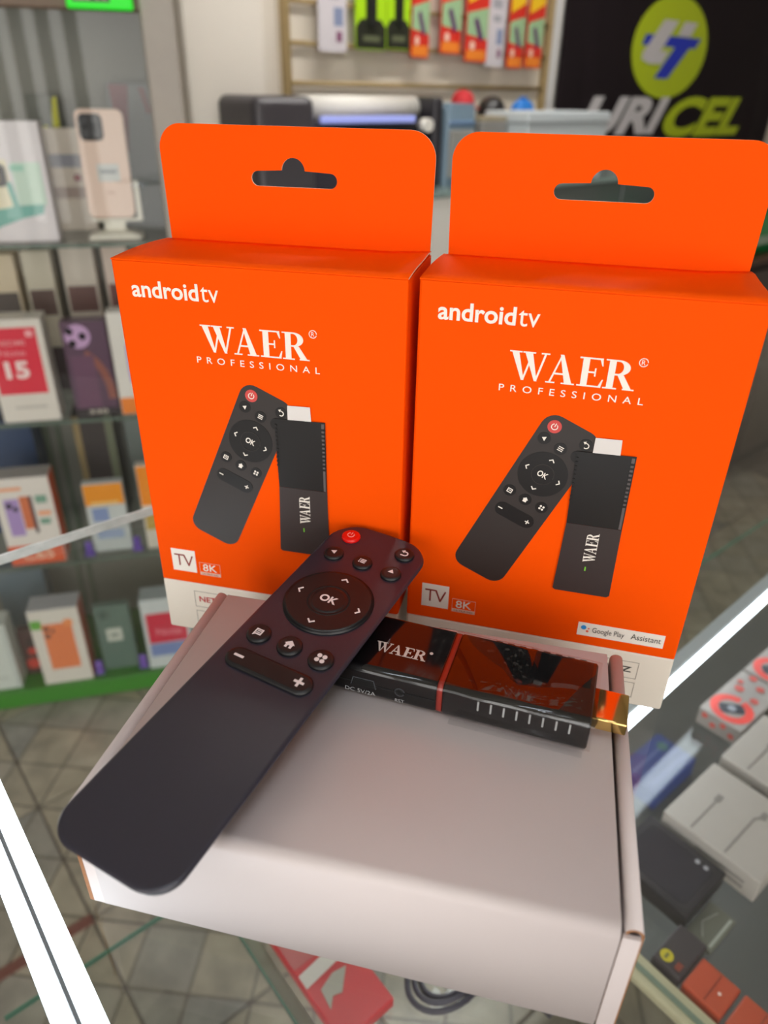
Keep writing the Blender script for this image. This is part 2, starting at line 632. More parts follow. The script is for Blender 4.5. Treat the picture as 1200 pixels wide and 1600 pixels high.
# LED strip under the left edge of the glass: a channel with two glowing bars
led = thing('led_strip', RM.copy(), 'twin-bar LED strip glowing white under the left edge of the glass top', 'led light', 'led lights of the counter')
bm = bmesh.new()
bm_box(bm, -0.0030, 0.0105, -0.1, 0.372, -0.0215, -0.019, 0, 0.0005, 1)
bm_box(bm, 0.0029, 0.0041, -0.1, 0.372, -0.019, -0.0066, 0)
obj('channel', bm, P(120, 124, 130, 0.3), led)
for x0, x1 in ((-0.0027, 0.0026), (0.0044, 0.0103)):
    bm = bmesh.new()
    bm_box(bm, x0, x1, -0.098, 0.37, -0.0189, -0.0072, 0, 0.002, 2)
    obj('light_bar', bm, LEDM, led)


# LED tube inside the case; its mirror image shows in the glass shelf below it
LZ = -0.218
pa, pb = at(1047, 1056, LZ), at(1200, 919, LZ)      # two points of its axis, at the height that fits its mirror image
dl = (pb - pa).normalized()
la = pa - dl * 0.30
t = thing('led_tube', frame(la, math.atan2(dl.y, dl.x)), 'bright LED tube hanging inside the counter behind the right orange box', 'led light', 'led lights of the counter')
LL, lr = 1.15, 0.0092
bm = bmesh.new()
bm_cyl(bm, (0.012, 0, 0), (LL - 0.012, 0, 0), lr, seg=16)
obj('glowing_tube', bm, LEDM, t)
bm = bmesh.new()
bm_box(bm, 0, LL, -lr * 0.6, lr * 0.6, lr * 0.9, lr * 1.5, 0, 0.0005, 1)
obj('mounting_rail', bm, P(170, 180, 186, 0.35), t)
for x in (0.0, LL - 0.012):
    bm = bmesh.new()
    bm_cyl(bm, (x, 0, 0), (x + 0.012, 0, 0), lr * 1.08, seg=16)
    obj('end_cap', bm, P(205, 212, 215, 0.4), t)
    bm = bmesh.new()
    bm_box(bm, x + 0.003, x + 0.009, -0.001, 0.001, 0, -LZ - 0.0065, 0)
    obj('bracket', bm, ALU, t)

# ------------------------------------------------------------------ orange retail boxes
BW, BH, BD, BB, TH = 0.110, 0.1684, 0.0446, 0.0278, 0.0419


def make_orange_box(M, label):
    t = thing('tv_stick_box', M, label, 'box', 'orange retail boxes')
    bm = bmesh.new()
    bm_box(bm, 0, BW, 0, BD, 0, BB - 0.00005, 1, 0.0010, 2)
    b2 = bmesh.new()
    bm_box(b2, 0, BW, 0, BD, BB, BH - 0.0006, 0)
    bmesh.ops.bevel(b2, geom=[e for e in b2.edges if abs(e.verts[0].co.z - e.verts[1].co.z) > 0.08], offset=0.0010, segments=2, affect='EDGES', profile=0.5)
    tmp = bpy.data.meshes.new('tmp')
    b2.to_mesh(tmp)
    b2.free()
    bm.from_mesh(tmp)
    bpy.data.meshes.remove(tmp)
    obj('carton_body', bm, [ORANGE, CARDW], t)
    # top panel, a little bowed, with its pale cut edges
    bm = bmesh.new()
    nx, ny = 14, 6
    top, bot = [], []
    for j in range(ny + 1):
        for i in range(nx + 1):
            a, c = i / nx, j / ny
            x = a * BW
            y = 0.0002 + c * (BD - 0.0008)
            dz = 0.0008 * math.sin(math.pi * c) * (1 - 0.5 * math.sin(math.pi * a)) + 0.0012 * max(0, a - 0.86) / 0.14 * c * (0.6 + 0.4 * math.sin(9 * c))
            top.append(bm.verts.new((x, y, BH + dz)))
            bot.append(bm.verts.new((x, y, BH + dz - 0.0005)))
    ix = lambda i, j: j * (nx + 1) + i
    for j in range(ny):
        for i in range(nx):
            f = bm.faces.new((top[ix(i, j)], top[ix(i + 1, j)], top[ix(i + 1, j + 1)], top[ix(i, j + 1)])); f.smooth = True
            bm.faces.new((bot[ix(i, j + 1)], bot[ix(i + 1, j + 1)], bot[ix(i + 1, j)], bot[ix(i, j)])).smooth = True
    for i in range(nx):
        bm.faces.new((bot[ix(i, 0)], bot[ix(i + 1, 0)], top[ix(i + 1, 0)], top[ix(i, 0)]))
        bm.faces.new((bot[ix(i + 1, ny)], bot[ix(i, ny)], top[ix(i, ny)], top[ix(i + 1, ny)]))
    for j in range(ny):
        bm.faces.new((bot[ix(0, j + 1)], bot[ix(0, j)], top[ix(0, j)], top[ix(0, j + 1)])).material_index = 1
        bm.faces.new((bot[ix(nx, j)], bot[ix(nx, j + 1)], top[ix(nx, j + 1)], top[ix(nx, j)])).material_index = 1
    obj('top_panel', bm, [ORANGE, CARDEDGE], t)
    # hanging tab with a euro slot
    z0, z1, r = BH - 0.002, BH + TH, 0.0095
    outer = [(0.0018, z0), (BW - 0.0006, z0)] + [(x, y) for x, y in circ(BW - r, z1 - r, r, 10, None, 0, math.pi / 2)] + [(x, y) for x, y in circ(r + 0.0012, z1 - r, r, 10, None, math.pi / 2, math.pi)]
    sx0, sx1, sy0, sy1 = 0.0385, 0.0728, 0.1896, 0.1949
    hr = (sy1 - sy0) / 2
    slot = circ(sx1 - hr, sy0 + hr, hr, 8, None, -math.pi / 2, math.pi / 2)
    slot += circ(0.0555, sy1 + 0.0003, 0.0046, 12, None, R(2), R(178))
    slot += circ(sx0 + hr, sy0 + hr, hr, 8, None, math.pi / 2, 1.5 * math.pi)
    me = holed_plate(outer, [slot], 0.0006)
    for p_ in me.polygons:
        p_.material_index = 1 if abs(p_.normal.z) < 0.5 else 0
    o = obj('hang_tab', me, [ORANGE, CARDEDGE], t, Matrix.Translation((0, BD, 0)) @ FRONT)
    # printed matter on the front
    k = 0.001
    text('wordmark_android', 'android', (6.9 * k, 33.2 * k, 155.2 * k, 161.4 * k), INKW, t, off=0.022)
    text('wordmark_tv', 'tv', (34.0 * k, 41.0 * k, 155.2 * k, 160.6 * k), INKW, t)
    decal('brand_name', waer(32.4 * k, 74.4 * k, 136.8 * k, 146.9 * k), INKW, t)
    decal('registered_mark', [arc_band(75.9 * k, 146.8 * k, 1.5 * k, 1.25 * k, 0, 2 * math.pi, 20)], INKW, t)
    text('registered_letter', 'R', (75.3 * k, 76.5 * k, 146.0 * k, 147.6 * k), INKW, t)
    text('subtitle', 'PROFESSIONAL', (29.8 * k, 78.2 * k, 132.2 * k, 134.7 * k), INKW, t, space=1.9, off=0.004)
    # printed remote
    ang = -R(24.2)
    ox, oy = 48.8 * k, 101.9 * k

    def pr(polys):
        return turn(shift(polys, 0, 0, k), ang, ox, oy)
    o = decal('printed_remote', pr([rrect(-10.9, 10.9, -52, 22.6, 5.2)]), INKDARK, t)
    decal('printed_keys', pr([circ(0, 0, 9.1, 32), rrect(-8, 8, -23.2, -17.4, 2.9)] + [circ(x, y, 2.35, 18) for x, y in ((-7, 12.6), (0, 12), (6.6, 12.4), (6.7, 17.8), (-6.8, -12), (0, -12.3), (6.8, -12))]), INKBLACK, o, z0=0.00013)
    decal('printed_power_key', pr([circ(-6.2, 18.2, 2.5, 20)]), INKPINK, o, z0=0.00013)
    decal('printed_key_ring', pr([arc_band(0, 0, 4.2, 3.95, 0, 2 * math.pi, 28)]), INKDARK, o, z0=0.00026)
    ic = [[(-7.9, 12.6), (-6.5, 13.5), (-6.5, 11.7)]] + [rect(-1.0, 1.0, 11.2 + i * 0.7, 11.5 + i * 0.7) for i in range(3)]
    ic += stroke([(-0.9, 6.2), (0, 7.0), (0.9, 6.2)], 0.4) + stroke([(-0.9, -6.2), (0, -7.0), (0.9, -6.2)], 0.4) + stroke([(6.2, 0.9), (7, 0), (6.2, -0.9)], 0.4) + stroke([(-6.2, 0.9), (-7, 0), (-6.2, -0.9)], 0.4)
    ic += outline(-7.8, -5.8, -12.9, -11.1, 0.3) + [rect(-7.3, -6.3, -12.1, -11.8)] + [[(-1.1, -12.2), (0, -11.2), (1.1, -12.2)], rect(-0.7, 0.7, -13.3, -12.2)]
    ic += [circ(6.8 + a, -12 + c, 0.42, 10) for a, c in ((-.55, -.55), (.55, -.55), (-.55, .55), (.55, .55))]
    ic += [rect(-7, -5.2, -20.5, -20.1), rect(4.6, 6.4, -20.5, -20.1), rect(5.3, 5.7, -21.2, -19.4)] + [arc_band(-6.2, 18.2, 1.25, 0.95, R(120), R(420), 14), rect(-6.35, -6.05, 18.2, 19.6)]
    ic += [arc_band(6.9, 17.6, 1.1, 0.75, R(-110), R(90), 10), rect(5.6, 6.9, 18.4, 18.7), [(5.3, 18.5), (6.2, 19.2), (6.2, 17.9)]]
    decal('printed_icons', pr(ic), INKW, o, z0=0.00026)
    me = text_mesh('OK', (-2 * k, 2 * k, -1.2 * k, 1.2 * k), off=0.02, z0=0.00026)
    me.transform(Matrix.Translation((ox, oy, 0)) @ Matrix.Rotation(ang, 4, 'Z'))
    obj('printed_ok', me, INKW, o, FRONT)
    # printed stick
    s_ = decal('printed_stick', shift([[(59.4, 112.9), (79.8, 113.4), (79.9, 83.6), (59.9, 83.6)]], 0, 0, k), INKBLACK, t, z0=0.00055)
    decal('printed_stick_base', shift([[(59.9, 83.5), (79.9, 83.5), (80.3, 53.6), (79.3, 52.8), (59.6, 52.8), (58.7, 53.5)]], 0, 0, k), mat('stick_print_grey', rgb(52, 43, 42), 0.42, var=0.1), s_, z0=0.00055)
    decal('printed_plug', shift([[(64.9, 113.0), (74.3, 113.2), (74.0, 119.0), (65.0, 118.8)]], 0, 0, k), P(222, 216, 212, 0.4), s_, z0=0.00055)
    decal('printed_edge', shift([[(78.3, 112.8), (79.4, 112.8), (79.5, 83.8), (78.6, 83.8)]], 0, 0, k), P(92, 84, 84, 0.4), s_, z0=0.00069)
    decal('printed_vents', [rect((78.3) * k, 79.5 * k, (93 + i * 1.7) * k, (93.8 + i * 1.7) * k) for i in range(11)] + [rect(59.6 * k, 60.4 * k, (93 + i * 1.7) * k, (93.8 + i * 1.7) * k) for i in range(11)], INKBLACK, s_, z0=0.00082)
    vw = turn(waer(0, 13.0 * k, -2.3 * k, 2.1 * k), R(90), 70.2 * k, 67.6 * k)
    decal('printed_stick_name', vw, INKW, s_, z0=0.00069)
    decal('printed_stick_light', [rect(69.3 * k, 69.8 * k, 63.6 * k, 65.4 * k)], P(120, 200, 60, 0.4), s_, z0=0.00069)
    # badges
    bd = decal('tv_badge', [rect(6.4 * k, 17.8 * k, 33.6 * k, 45.1 * k)], INKW, t)
    decal('tv_letters', shift(stroke([(8.0, 42.2), (12.1, 42.2)], 0.65) + stroke([(10.0, 42.0), (10.0, 36.8)], 0.65) + stroke([(12.4, 42.2), (14.3, 37.0)], 0.65) + stroke([(14.3, 37.0), (16.3, 42.0)], 0.65), 0, 0, k), INKRED, bd, z0=0.00013)
    bd = decal('resolution_badge', outline(19.4 * k, 29.2 * k, 33.0 * k, 39.6 * k, 0.12 * k) + [rect(19.4 * k, 29.2 * k, 33.0 * k, 34.6 * k)], mat('pale_ink', rgb(235, 190, 170), 0.5), t)
    text('resolution_text', '8K', (21.0 * k, 27.6 * k, 35.2 * k, 39.0 * k), INKW, bd, off=0.008)
    text('resolution_subtext', 'ULTRA HD', (20.4 * k, 28.2 * k, 33.35 * k, 34.25 * k), INKRED, bd, z0=0.00013)
    bd = decal('assistant_label', [rect(71.0 * k, 104.4 * k, 32.2 * k, 38.6 * k)], INKW, t)
    decal('blue_dot', [circ(73.3 * k, 36.3 * k, 1.05 * k, 18)], P(50, 150, 225, 0.4), bd, z0=0.00013)
    decal('red_dot', [circ(74.9 * k, 34.6 * k, 0.55 * k, 12), circ(75.3 * k, 36.0 * k, 0.35 * k, 12)], P(235, 110, 80, 0.4), bd, z0=0.00013)
    text('label_text', 'Google Play', (76.8 * k, 89.2 * k, 33.6 * k, 36.9 * k), INKGREY, bd, z0=0.00013)
    text('label_text', 'Assistant', (91.8 * k, 103.2 * k, 34.4 * k, 37.1 * k), INKGREY, bd, z0=0.00013)
    for x0, x1, z0_, z1_, w_, m_ in ((14.9, 36.5, 14.4, 23.2, 'NETFLIX', P(190, 40, 40, 0.5)), (74.5, 97.4, 14.2, 22.9, 'STARZ', INKGREY)):
        bd = decal('app_frame', outline(x0 * k, x1 * k, z0_ * k, z1_ * k, 0.18 * k), INKLINE, t)
        text('app_name', w_, ((x0 + 2.2) * k, (x1 - 2.4) * k, (z0_ + 3.1) * k, (z1_ - 2.6) * k), m_, bd, off=0.02)
    for x0, x1 in ((14.9, 36.5), (74.5, 97.4)):
        decal('app_frame', outline(x0 * k, x1 * k, 4.2 * k, 12.2 * k, 0.18 * k), INKLINE, t)
    return t


box1 = make_orange_box(frame((-0.10062, 0.27258, 0), -0.21942), 'left of the two orange retail boxes, its lower front behind the remote')
box2 = copy_tree(box1)
box2.matrix_world = frame((0.01039, 0.24994, 0), -0.24616)
tag(box2, 'right of the two orange retail boxes, showing a white assistant label')

# ------------------------------------------------------------------ white carton lying in front
WW, WL, WH = 0.1596, 0.1067, 0.0449
WM = frame((-0.08997, 0.1362, 0), -0.21619)
wb = thing('white_carton', WM, 'plain white flip-top carton lying flat under the remote and the stick', 'box')


def lid_profile(xa, xb):
    """lid sheet: back hinge, flat top, rounded fold, front tuck panel"""
    prof = [(WL - 0.0004, WH - 0.004), (WL - 0.0002, WH - 0.0012), (WL - 0.0014, WH - 0.0002)]
    prof += [(0.0036, WH)]
    for i in range(1, 8):
        a = R(90 + 90 * i / 7)
        prof.append((0.0036 + 0.0036 * math.cos(a), WH - 0.0036 + 0.0036 * math.sin(a)))
    prof.append((0.0002, 0.0008))
    return prof


lp = lid_profile(0, 0)


def sheet(bm, prof, xa, xb, t, mi=0):
    """extrude a y-z polyline along x with thickness t inwards"""
    n = len(prof)
    nor = []
    for i in range(n):
        a = Vector(prof[max(i - 1, 0)]); c = Vector(prof[min(i + 1, n - 1)])
        d = (c - a).normalized()
        nor.append(Vector((-d.y, d.x)))
    o = [[bm.verts.new((x, prof[i][0], prof[i][1])) for i in range(n)] for x in (xa, xb)]
    q = [[bm.verts.new((x, prof[i][0] + nor[i].x * t, prof[i][1] + nor[i].y * t)) for i in range(n)] for x in (xa, xb)]
    for i in range(n - 1):
        f = bm.faces.new((o[0][i], o[0][i + 1], o[1][i + 1], o[1][i])); f.smooth = True; f.material_index = mi
        f = bm.faces.new((q[1][i], q[1][i + 1], q[0][i + 1], q[0][i])); f.smooth = True; f.material_index = mi
        bm.faces.new((o[0][i + 1], o[0][i], q[0][i], q[0][i + 1])).material_index = 1
        bm.faces.new((o[1][i], o[1][i + 1], q[1][i + 1], q[1][i])).material_index = 1
    bm.faces.new((o[0][0], o[1][0], q[1][0], q[0][0])).material_index = 1
    bm.faces.new((o[1][-1], o[0][-1], q[0][-1], q[1][-1])).material_index = 1


bm = bmesh.new()
sheet(bm, lp, 0.0050, 0.1538, 0.0008)
obj('lid', bm, [WHITEBOX, CARDEDGE], wb)


def wall_profile(x_out, s):
    """roll-over side wall: outer sheet, rounded top, inner sheet (x, z)"""
    w = 0.0046
    pts = [(0, 0.0006), (0, WH - 0.0022)]
    for i in range(1, 8):
        a = R(180 - 180 * i / 7)
        pts.append((w / 2 + w / 2 * math.cos(a), WH - 0.0022 + 0.0022 * math.sin(a)))
    pts.append((w, 0.0012))
    return [(x_out + s * x, z) for x, z in pts]


for xo, s, nm in ((0.0, 1, 'side_wall'), (WW, -1, 'side_wall')):
    bm = bmesh.new()
    sheet(bm, wall_profile(xo, s), 0.0016, WL - 0.001, 0.0007 * (-s))
    # sheet() extrudes along x; swap so that it runs along y
    for v in bm.verts:
        v.co = Vector((v.co.y, v.co.x, v.co.z))
    obj(nm, bm, [WHITEBOX, BROWNEDGE], wb)
bm = bmesh.new()
bm_box(bm, 0.0052, WW - 0.0052, WL - 0.0016, WL - 0.0006, 0.0006, WH - 0.0025)
obj('back_wall', bm, WHITEBOX, wb)
bm = bmesh.new()
bm_box(bm, 0.0006, WW - 0.0006, 0.002, WL - 0.001, 0.0, 0.0007)
obj('bottom_panel', bm, WHITEBOX, wb)
bm = bmesh.new()
bm_box(bm, 0.0052, WW - 0.0052, 0.0016, 0.0024, 0.0008, WH - 0.006)
obj('front_wall', bm, WHITEBOX, wb)
for x0, x1 in ((0.0052, 0.0058), (WW - 0.0062, WW - 0.0055)):      # ends of the folded corner flaps
    bm = bmesh.new()
    bm_box(bm, x0, x1, 0.0010, 0.016, 0.001, WH - 0.0045)
    obj('corner_flap', bm, WHITEBOX, wb)
bm = bmesh.new()
bm_box(bm, WW - 0.0052, WW - 0.0008, 0.0004, 0.0015, 0.001, WH - 0.0022)
obj('corner_flap', bm, [WHITEBOX], wb)
bm = bmesh.new()
bm_box(bm, 0.0014, 0.0050, 0.0002, 0.0015, 0.001, WH - 0.0022)
obj('corner_flap', bm, [WHITEBOX], wb)
bm = bmesh.new()
bm_box(bm, 0.0, 0.0013, 0.0002, 0.0015, 0.001, WH - 0.0022)
tag(obj('raw_edge', bm, BROWNEDGE, wb), 'brown raw board edge')

# ------------------------------------------------------------------ TV stick on the carton
SA = -0.21619 + R(-5.7)
SL, SWD, STH = 0.100, 0.0300, 0.0125
# right front corner of the body, in carton coordinates
c_ = WM @ Vector((0.1455, 0.0555, WH + 0.0002))
SM = frame(c_, SA) @ Matrix.Translation((-SL, 0, 0))
st = thing('tv_stick', SM, 'glossy black streaming stick with gold HDMI plug lying on the white carton', 'tv stick')


def rr_yz(w, h, r, n=5, ins=0.0):
    return [(x + w / 2, y + h / 2) for x, y in rrect(-w / 2 + ins, w / 2 - ins, -h / 2 + ins, h / 2 - ins, max(r - ins, 0.0003), n)]


def bar(bm, x0, x1, w, h, r, mi=0, e=0.0006):
    rings = []
    for x, ins in ((x0, e), (x0 + e, 0), (x1 - e, 0), (x1, e)):
        rings.append([(x, y, z) for y, z in rr_yz(w, h, r, 5, ins)])
    bm_loft(bm, rings, mi)


SEAM = 0.0525
bm = bmesh.new()
bar(bm, 0, SEAM - 0.0008, SWD, STH, 0.0026)
body = obj('stick_body', bm, SATBLK, st)
bm = bmesh.new()
bar(bm, SEAM + 0.0008, SL, SWD, STH, 0.0026)
obj('stick_cap', bm, GLOSSBLK, st)
bm = bmesh.new()
rings = [[(x, y, z) for y, z in rr_yz(SWD, STH, 0.0026, 5, 0.0002)] for x in (SEAM - 0.0009, SEAM + 0.0009)]
bm_loft(bm, rings)
obj('seam', bm, P(150, 45, 35, 0.25), st)  # dark red colour stands in for the orange boxes reflected in the seam
# recessed parting line, sockets and prints on the long front side
SIDE = FRONT
decal('parting_line', [rect(0.002, SEAM - 0.001, 0.0058, 0.0061)], P(4, 4, 4, 0.6), st, SIDE)
decal('usb_socket', [[(0.0225, 0.0046), (0.0305, 0.0046), (0.0297, 0.0074), (0.0233, 0.0074)]], P(3, 3, 3, 0.7), st, SIDE)
decal('usb_rim', stroke([(0.0221, 0.0044), (0.0229, 0.0078), (0.0301, 0.0078), (0.0309, 0.0044)], 0.00035), P(70, 72, 76, 0.25), st, SIDE)
text('power_text', 'DC 5V/2A', (0.0200, 0.0308, 0.0014, 0.0030), P(170, 170, 172, 0.5), st, SIDE)
decal('reset_hole', [circ(0.0392, 0.0058, 0.0014, 18)], P(2, 2, 2, 0.7), st, SIDE)
decal('reset_rim', [arc_band(0.0392, 0.0058, 0.0018, 0.0014, 0, 2 * math.pi, 20)], P(60, 60, 64, 0.25), st, SIDE)
text('reset_text', 'RST', (0.0377, 0.0409, 0.0014, 0.0028), P(160, 160, 162, 0.5), st, SIDE)
TOPM = Matrix.Translation((0, 0, STH))
decal('stick_name', waer(0.0265, 0.0448, 0.0098, 0.0146), mat('silver_ink', rgb(205, 198, 192), 0.4), st, TOPM)
decal('stick_mark', [circ(0.0458, 0.0144, 0.0006, 12)], mat('silver_ink', rgb(205, 198, 192), 0.4), st, TOPM)
for i in range(8):
    x = 0.0650 + i * 0.0041
    bm = bmesh.new()
    bm_box(bm, x, x + 0.0006, -0.0003, 0.0006, 0.0064, 0.0102, 0, 0.0001, 1)
    obj('vent_rib', bm, P(170, 172, 172, 0.25), st)
for i in range(8):
    x = 0.0650 + i * 0.0041
    bm = bmesh.new()
    bm_box(bm, x, x + 0.0026, SWD - 0.0008, SWD + 0.0003, 0.006, 0.0114, 0, 0.0003, 1)
    obj('rear_rib', bm, GLOSSBLK, st)
# plug
bm = bmesh.new()
bar(bm, SL - 0.001, SL + 0.0108, 0.0142, 0.0048, 0.0007, 0, 0.0003)
obj('hdmi_plug', bm, GOLD, st, Matrix.Translation((0, (SWD - 0.0142) / 2 - 0.001, 0.0040)))
# clear protective sleeve over the cap, standing a little proud and open at the ends
bm = bmesh.new()
rings = []
for i in range(9):
    x = SEAM - 0.0012 + (SL + 0.0012 - SEAM + 0.0012) * i / 8
    rings.append([(x, y - 0.0004 + 0.0002 * math.sin(i * 2.1 + y * 400), z - 0.0001 + (0.0006 + 0.00012 * math.sin(i * 1.7 + y * 500)) * (1 if z > 0.004 else 0)) for y, z in rr_yz(SWD + 0.0008, STH, 0.0027, 5)])
bm_loft(bm, rings, caps=False)
tag(obj('film_sleeve', bm, FILM, st), 'clear plastic film sleeve')
bm = bmesh.new()
bm_box(bm, SEAM + 0.004, SL - 0.001, -0.0030, -0.0002, 0.00015, 0.0003)
for v in bm.verts:
    if v.co.y < -0.001:
        v.co.z += 0.0003
tag(obj('film_flap', bm, FILM, st), 'loose lower seam of the clear film')

# ------------------------------------------------------------------ remote control
RW, RL = 0.0405, 0.1533
RMx = Matrix.Translation((-0.06824, 0.11002, 0.05699)) @ Matrix.Rotation(-0.47704, 4, 'Z') @ Matrix.Rotation(0.08688, 4, 'X') @ Matrix.Rotation(0.05169, 4, 'Y')
rc = thing('remote_control', RMx, 'slim black remote control with a red power button propped across carton and stick', 'remote')


def remote_ring(ins, zf):
    pts = []
    base = rrect(-RW / 2 + ins, RW / 2 - ins, ins, RL - ins, max(0.0112 - ins, 0.002), 10, max(0.0098 - ins, 0.002))
    dense = []
    n = len(base)
    for i in range(n):                                # subdivide the long sides
        a, c = base[i], base[(i + 1) % n]
        L = math.dist(a, c)
        m = max(1, int(L / 0.008))
        for k in range(m):
            dense.append((a[0] + (c[0] - a[0]) * k / m, a[1] + (c[1] - a[1]) * k / m))
    for x, y in dense:
        if y > RL - 0.02:                             # the head end is slightly arched
            y -= 0.0016 * (abs(x) / (RW / 2)) ** 2 * min(1, (y - RL + 0.02) / 0.015)
        pts.append((x, y, zf(y)))
    return pts


def thick(y):                                         # battery end is deeper than the head
    s = max(0.0, min(1.0, (y - 0.045) / 0.06))
    s = s * s * (3 - 2 * s)
    return 0.0124 * (1 - s) + 0.0083 * s


prof = [(0.0013, lambda y: 0.0), (0.0007, lambda y: -0.0001), (0.0003, lambda y: -0.00035), (0.0, lambda y: -0.0008), (0.0003, lambda y: -0.0016),
        (0.0014, lambda y: -0.35 * thick(y)), (0.0042, lambda y: -0.72 * thick(y)), (0.0072, lambda y: -0.94 * thick(y)), (0.0095, lambda y: -thick(y))]
bm = bmesh.new()
bm_loft(bm, [remote_ring(i, z) for i, z in prof])
obj('remote_body', bm, RUBBER, rc)


def dome_button(name, x, y, r, m, h=0.0012, ry=None, icon=None, icon_m=ICON, base=True):
    bm = bmesh.new()
    rings = []
    for q, z in ((1.0, -0.0004), (1.0, h * 0.45), (0.94, h * 0.8), (0.84, h * 0.97), (0.6, h)):
        rings.append([(x + a, y + c, z) for a, c in circ(0, 0, r * q if q > 0.9 else r - (1 - q) * min(r, 0.004), 32)])
    bm_loft(bm, rings)
    o = obj(name, bm, m, rc)
    if icon:
        decal(name.replace('button', 'icon'), shift(icon, x, y, 0.001), icon_m, o, Matrix.Identity(4), t=0.00010, z0=h + 0.00003)
    return o


power_ic = [arc_band(0, 0, 1.45, 1.15, R(125), R(415), 18), rect(-0.16, 0.16, 0.0, 1.6)]
o = dome_button('power_button', -0.0116, 0.1439, 0.0037, REDBTN, 0.0014, icon=power_ic, icon_m=P(255, 170, 160, 0.5))
dome_button('mute_button', -0.0122, 0.1318, 0.0038, BUTTON, icon=[[(-1.3, 0.3), (0.7, 1.3), (0.7, -0.9)]])
dome_button('menu_button', 0.0, 0.1322, 0.0038, BUTTON, icon=[rect(-0.7, 1.3, 0.75, 1.15), rect(-0.7, 1.3, -0.05, 0.35), rect(-0.7, 1.3, -0.85, -0.45), rect(-1.4, -1.0, 0.75, 1.15), rect(-1.4, -1.0, -0.05, 0.35), rect(-1.4, -1.0, -0.85, -0.45)])
back_ic = [arc_band(0.3, -0.2, 1.35, 0.85, R(-100), R(95), 14), rect(-1.1, 0.3, -1.55, -1.05), rect(-0.5, 0.3, 0.65, 1.15), [(-1.5, 0.9), (-0.3, 1.8), (-0.3, 0.0)]]
dome_button('back_button', 0.0117, 0.1441, 0.0038, BUTTON, icon=back_ic)
dome_button('speaker_button', 0.0122, 0.1318, 0.0039, BUTTON, icon=[[(0, 1.6), (-1.15, -0.2), (1.15, -0.2)]])
pad = dome_button('direction_pad', 0, 0.108, 0.0161, BUTTON, 0.0011)
bm = bmesh.new()
bm_loft(bm, [[(a, 0.108 + c, z) for a, c in circ(0, 0, r, 40)] for r, z in ((0.0077, 0.0009), (0.0077, 0.00114), (0.0070, 0.00116), (0.0070, 0.0008))], caps=False)
obj('pad_groove', bm, P(5, 5, 5, 0.7), pad)
okb = dome_button('ok_button', 0, 0.108, 0.0070, BUTTON, 0.0013)
text('ok_text', 'OK', (-0.0034, 0.0034, 0.1064, 0.1099), ICON, okb, Matrix.Identity(4), off=0.035, z0=0.00133)
for nm, dx, dy, a in (('up_arrow', 0, 0.0118, 0), ('down_arrow', 0, -0.0118, 180), ('left_arrow', -0.0118, 0, 90), ('right_arrow', 0.0118, 0, -90)):
    decal(nm, turn(stroke([(-0.0012, -0.0005), (0, 0.0006), (0.0012, -0.0005)], 0.0006), R(a), dx, 0.108 + dy), ICON, pad, Matrix.Identity(4), t=0.0001, z0=0.00113)
note_ic = outline(-1.4, 1.4, -1.2, 1.4, 0.45) + [rect(-0.7, 0.8, 0.35, 0.65), rect(-0.7, 0.8, -0.45, -0.15), [(-1.4, -1.2), (-1.4, -1.9), (-0.6, -1.2)]]
dome_button('note_button', -0.0121, 0.0834, 0.0042, BUTTON, icon=note_ic)
home_ic = [[(-1.9, 0.1), (0, 1.8), (1.9, 0.1)], rect(-1.3, -0.4, -1.5, 0.1), rect(0.4, 1.3, -1.5, 0.1), rect(-0.5, 0.5, -0.4, 0.2)]
dome_button('home_button', 0.0, 0.0836, 0.0043, BUTTON, icon=home_ic)
apps_ic = [circ(a, c, 0.82, 16) for a, c in ((-.95, -.95), (.95, -.95), (-.95, .95), (.95, .95))]
dome_button('apps_button', 0.0121, 0.0834, 0.0043, BUTTON, icon=apps_ic)
bm = bmesh.new()
rings = []
for ins, z in ((0, -0.0004), (0, 0.0006), (0.0004, 0.0010), (0.0012, 0.0012)):
    rings.append([(x, y, z) for x, y in rrect(-0.0160 + ins, 0.0160 - ins, 0.0676 + ins, 0.0758 - ins, 0.0041 - ins, 8)])
bm_loft(bm, rings)
vb = obj('volume_button', bm, BUTTON, rc)
decal('minus_icon', [rect(-0.0132, -0.0096, 0.0713, 0.0722)], ICON, vb, Matrix.Identity(4), t=0.0001, z0=0.00123)
decal('plus_icon', [rect(0.0096, 0.0132, 0.0713, 0.0722), rect(0.01095, 0.01185, 0.0699, 0.0736)], ICON, vb, Matrix.Identity(4), t=0.0001, z0=0.00123)


# ------------------------------------------------------------------ generic small retail pack
def pack(name, M, w, d, h, body_m, label, cat, group=None, prints=(), bev=0.0012, side=None, lid=None):
    """carton with its own printed panels; prints: (kind, polygons or text, material) on the front face, measured from its lower left"""
    t = thing(name, M, label, cat, group)
    bm = bmesh.new()
    bm_box(bm, -w / 2, w / 2, 0, d, 0, h, 0, bev, 2)
    obj('carton', bm, body_m, t)
    if side:
        bm = bmesh.new()
        bm_box(bm, w / 2 - 0.0002, w / 2 + 0.0003, bev, d - bev, bev, h - bev)
        obj('side_panel', bm, side, t)
    if lid:
        bm = bmesh.new()
        bm_box(bm, -w / 2 + bev, w / 2 - bev, bev, d - bev, h - 0.0002, h + 0.0003)
        obj('top_panel', bm, lid, t)
    T = Matrix.Translation((-w / 2, 0, 0)) @ FRONT
    z = 0.0
    for p_ in prints:
        nm, kind, dat, m = p_[:4]
        if kind == 'poly':
            decal(nm, dat, m, t, T, t=0.0003, z0=z)
        else:
            text(nm, dat[0], dat[1], m, t, T, z0=z, t=0.0003, **(p_[4] if len(p_) > 4 else {}))
        z += 0.00031
    return t


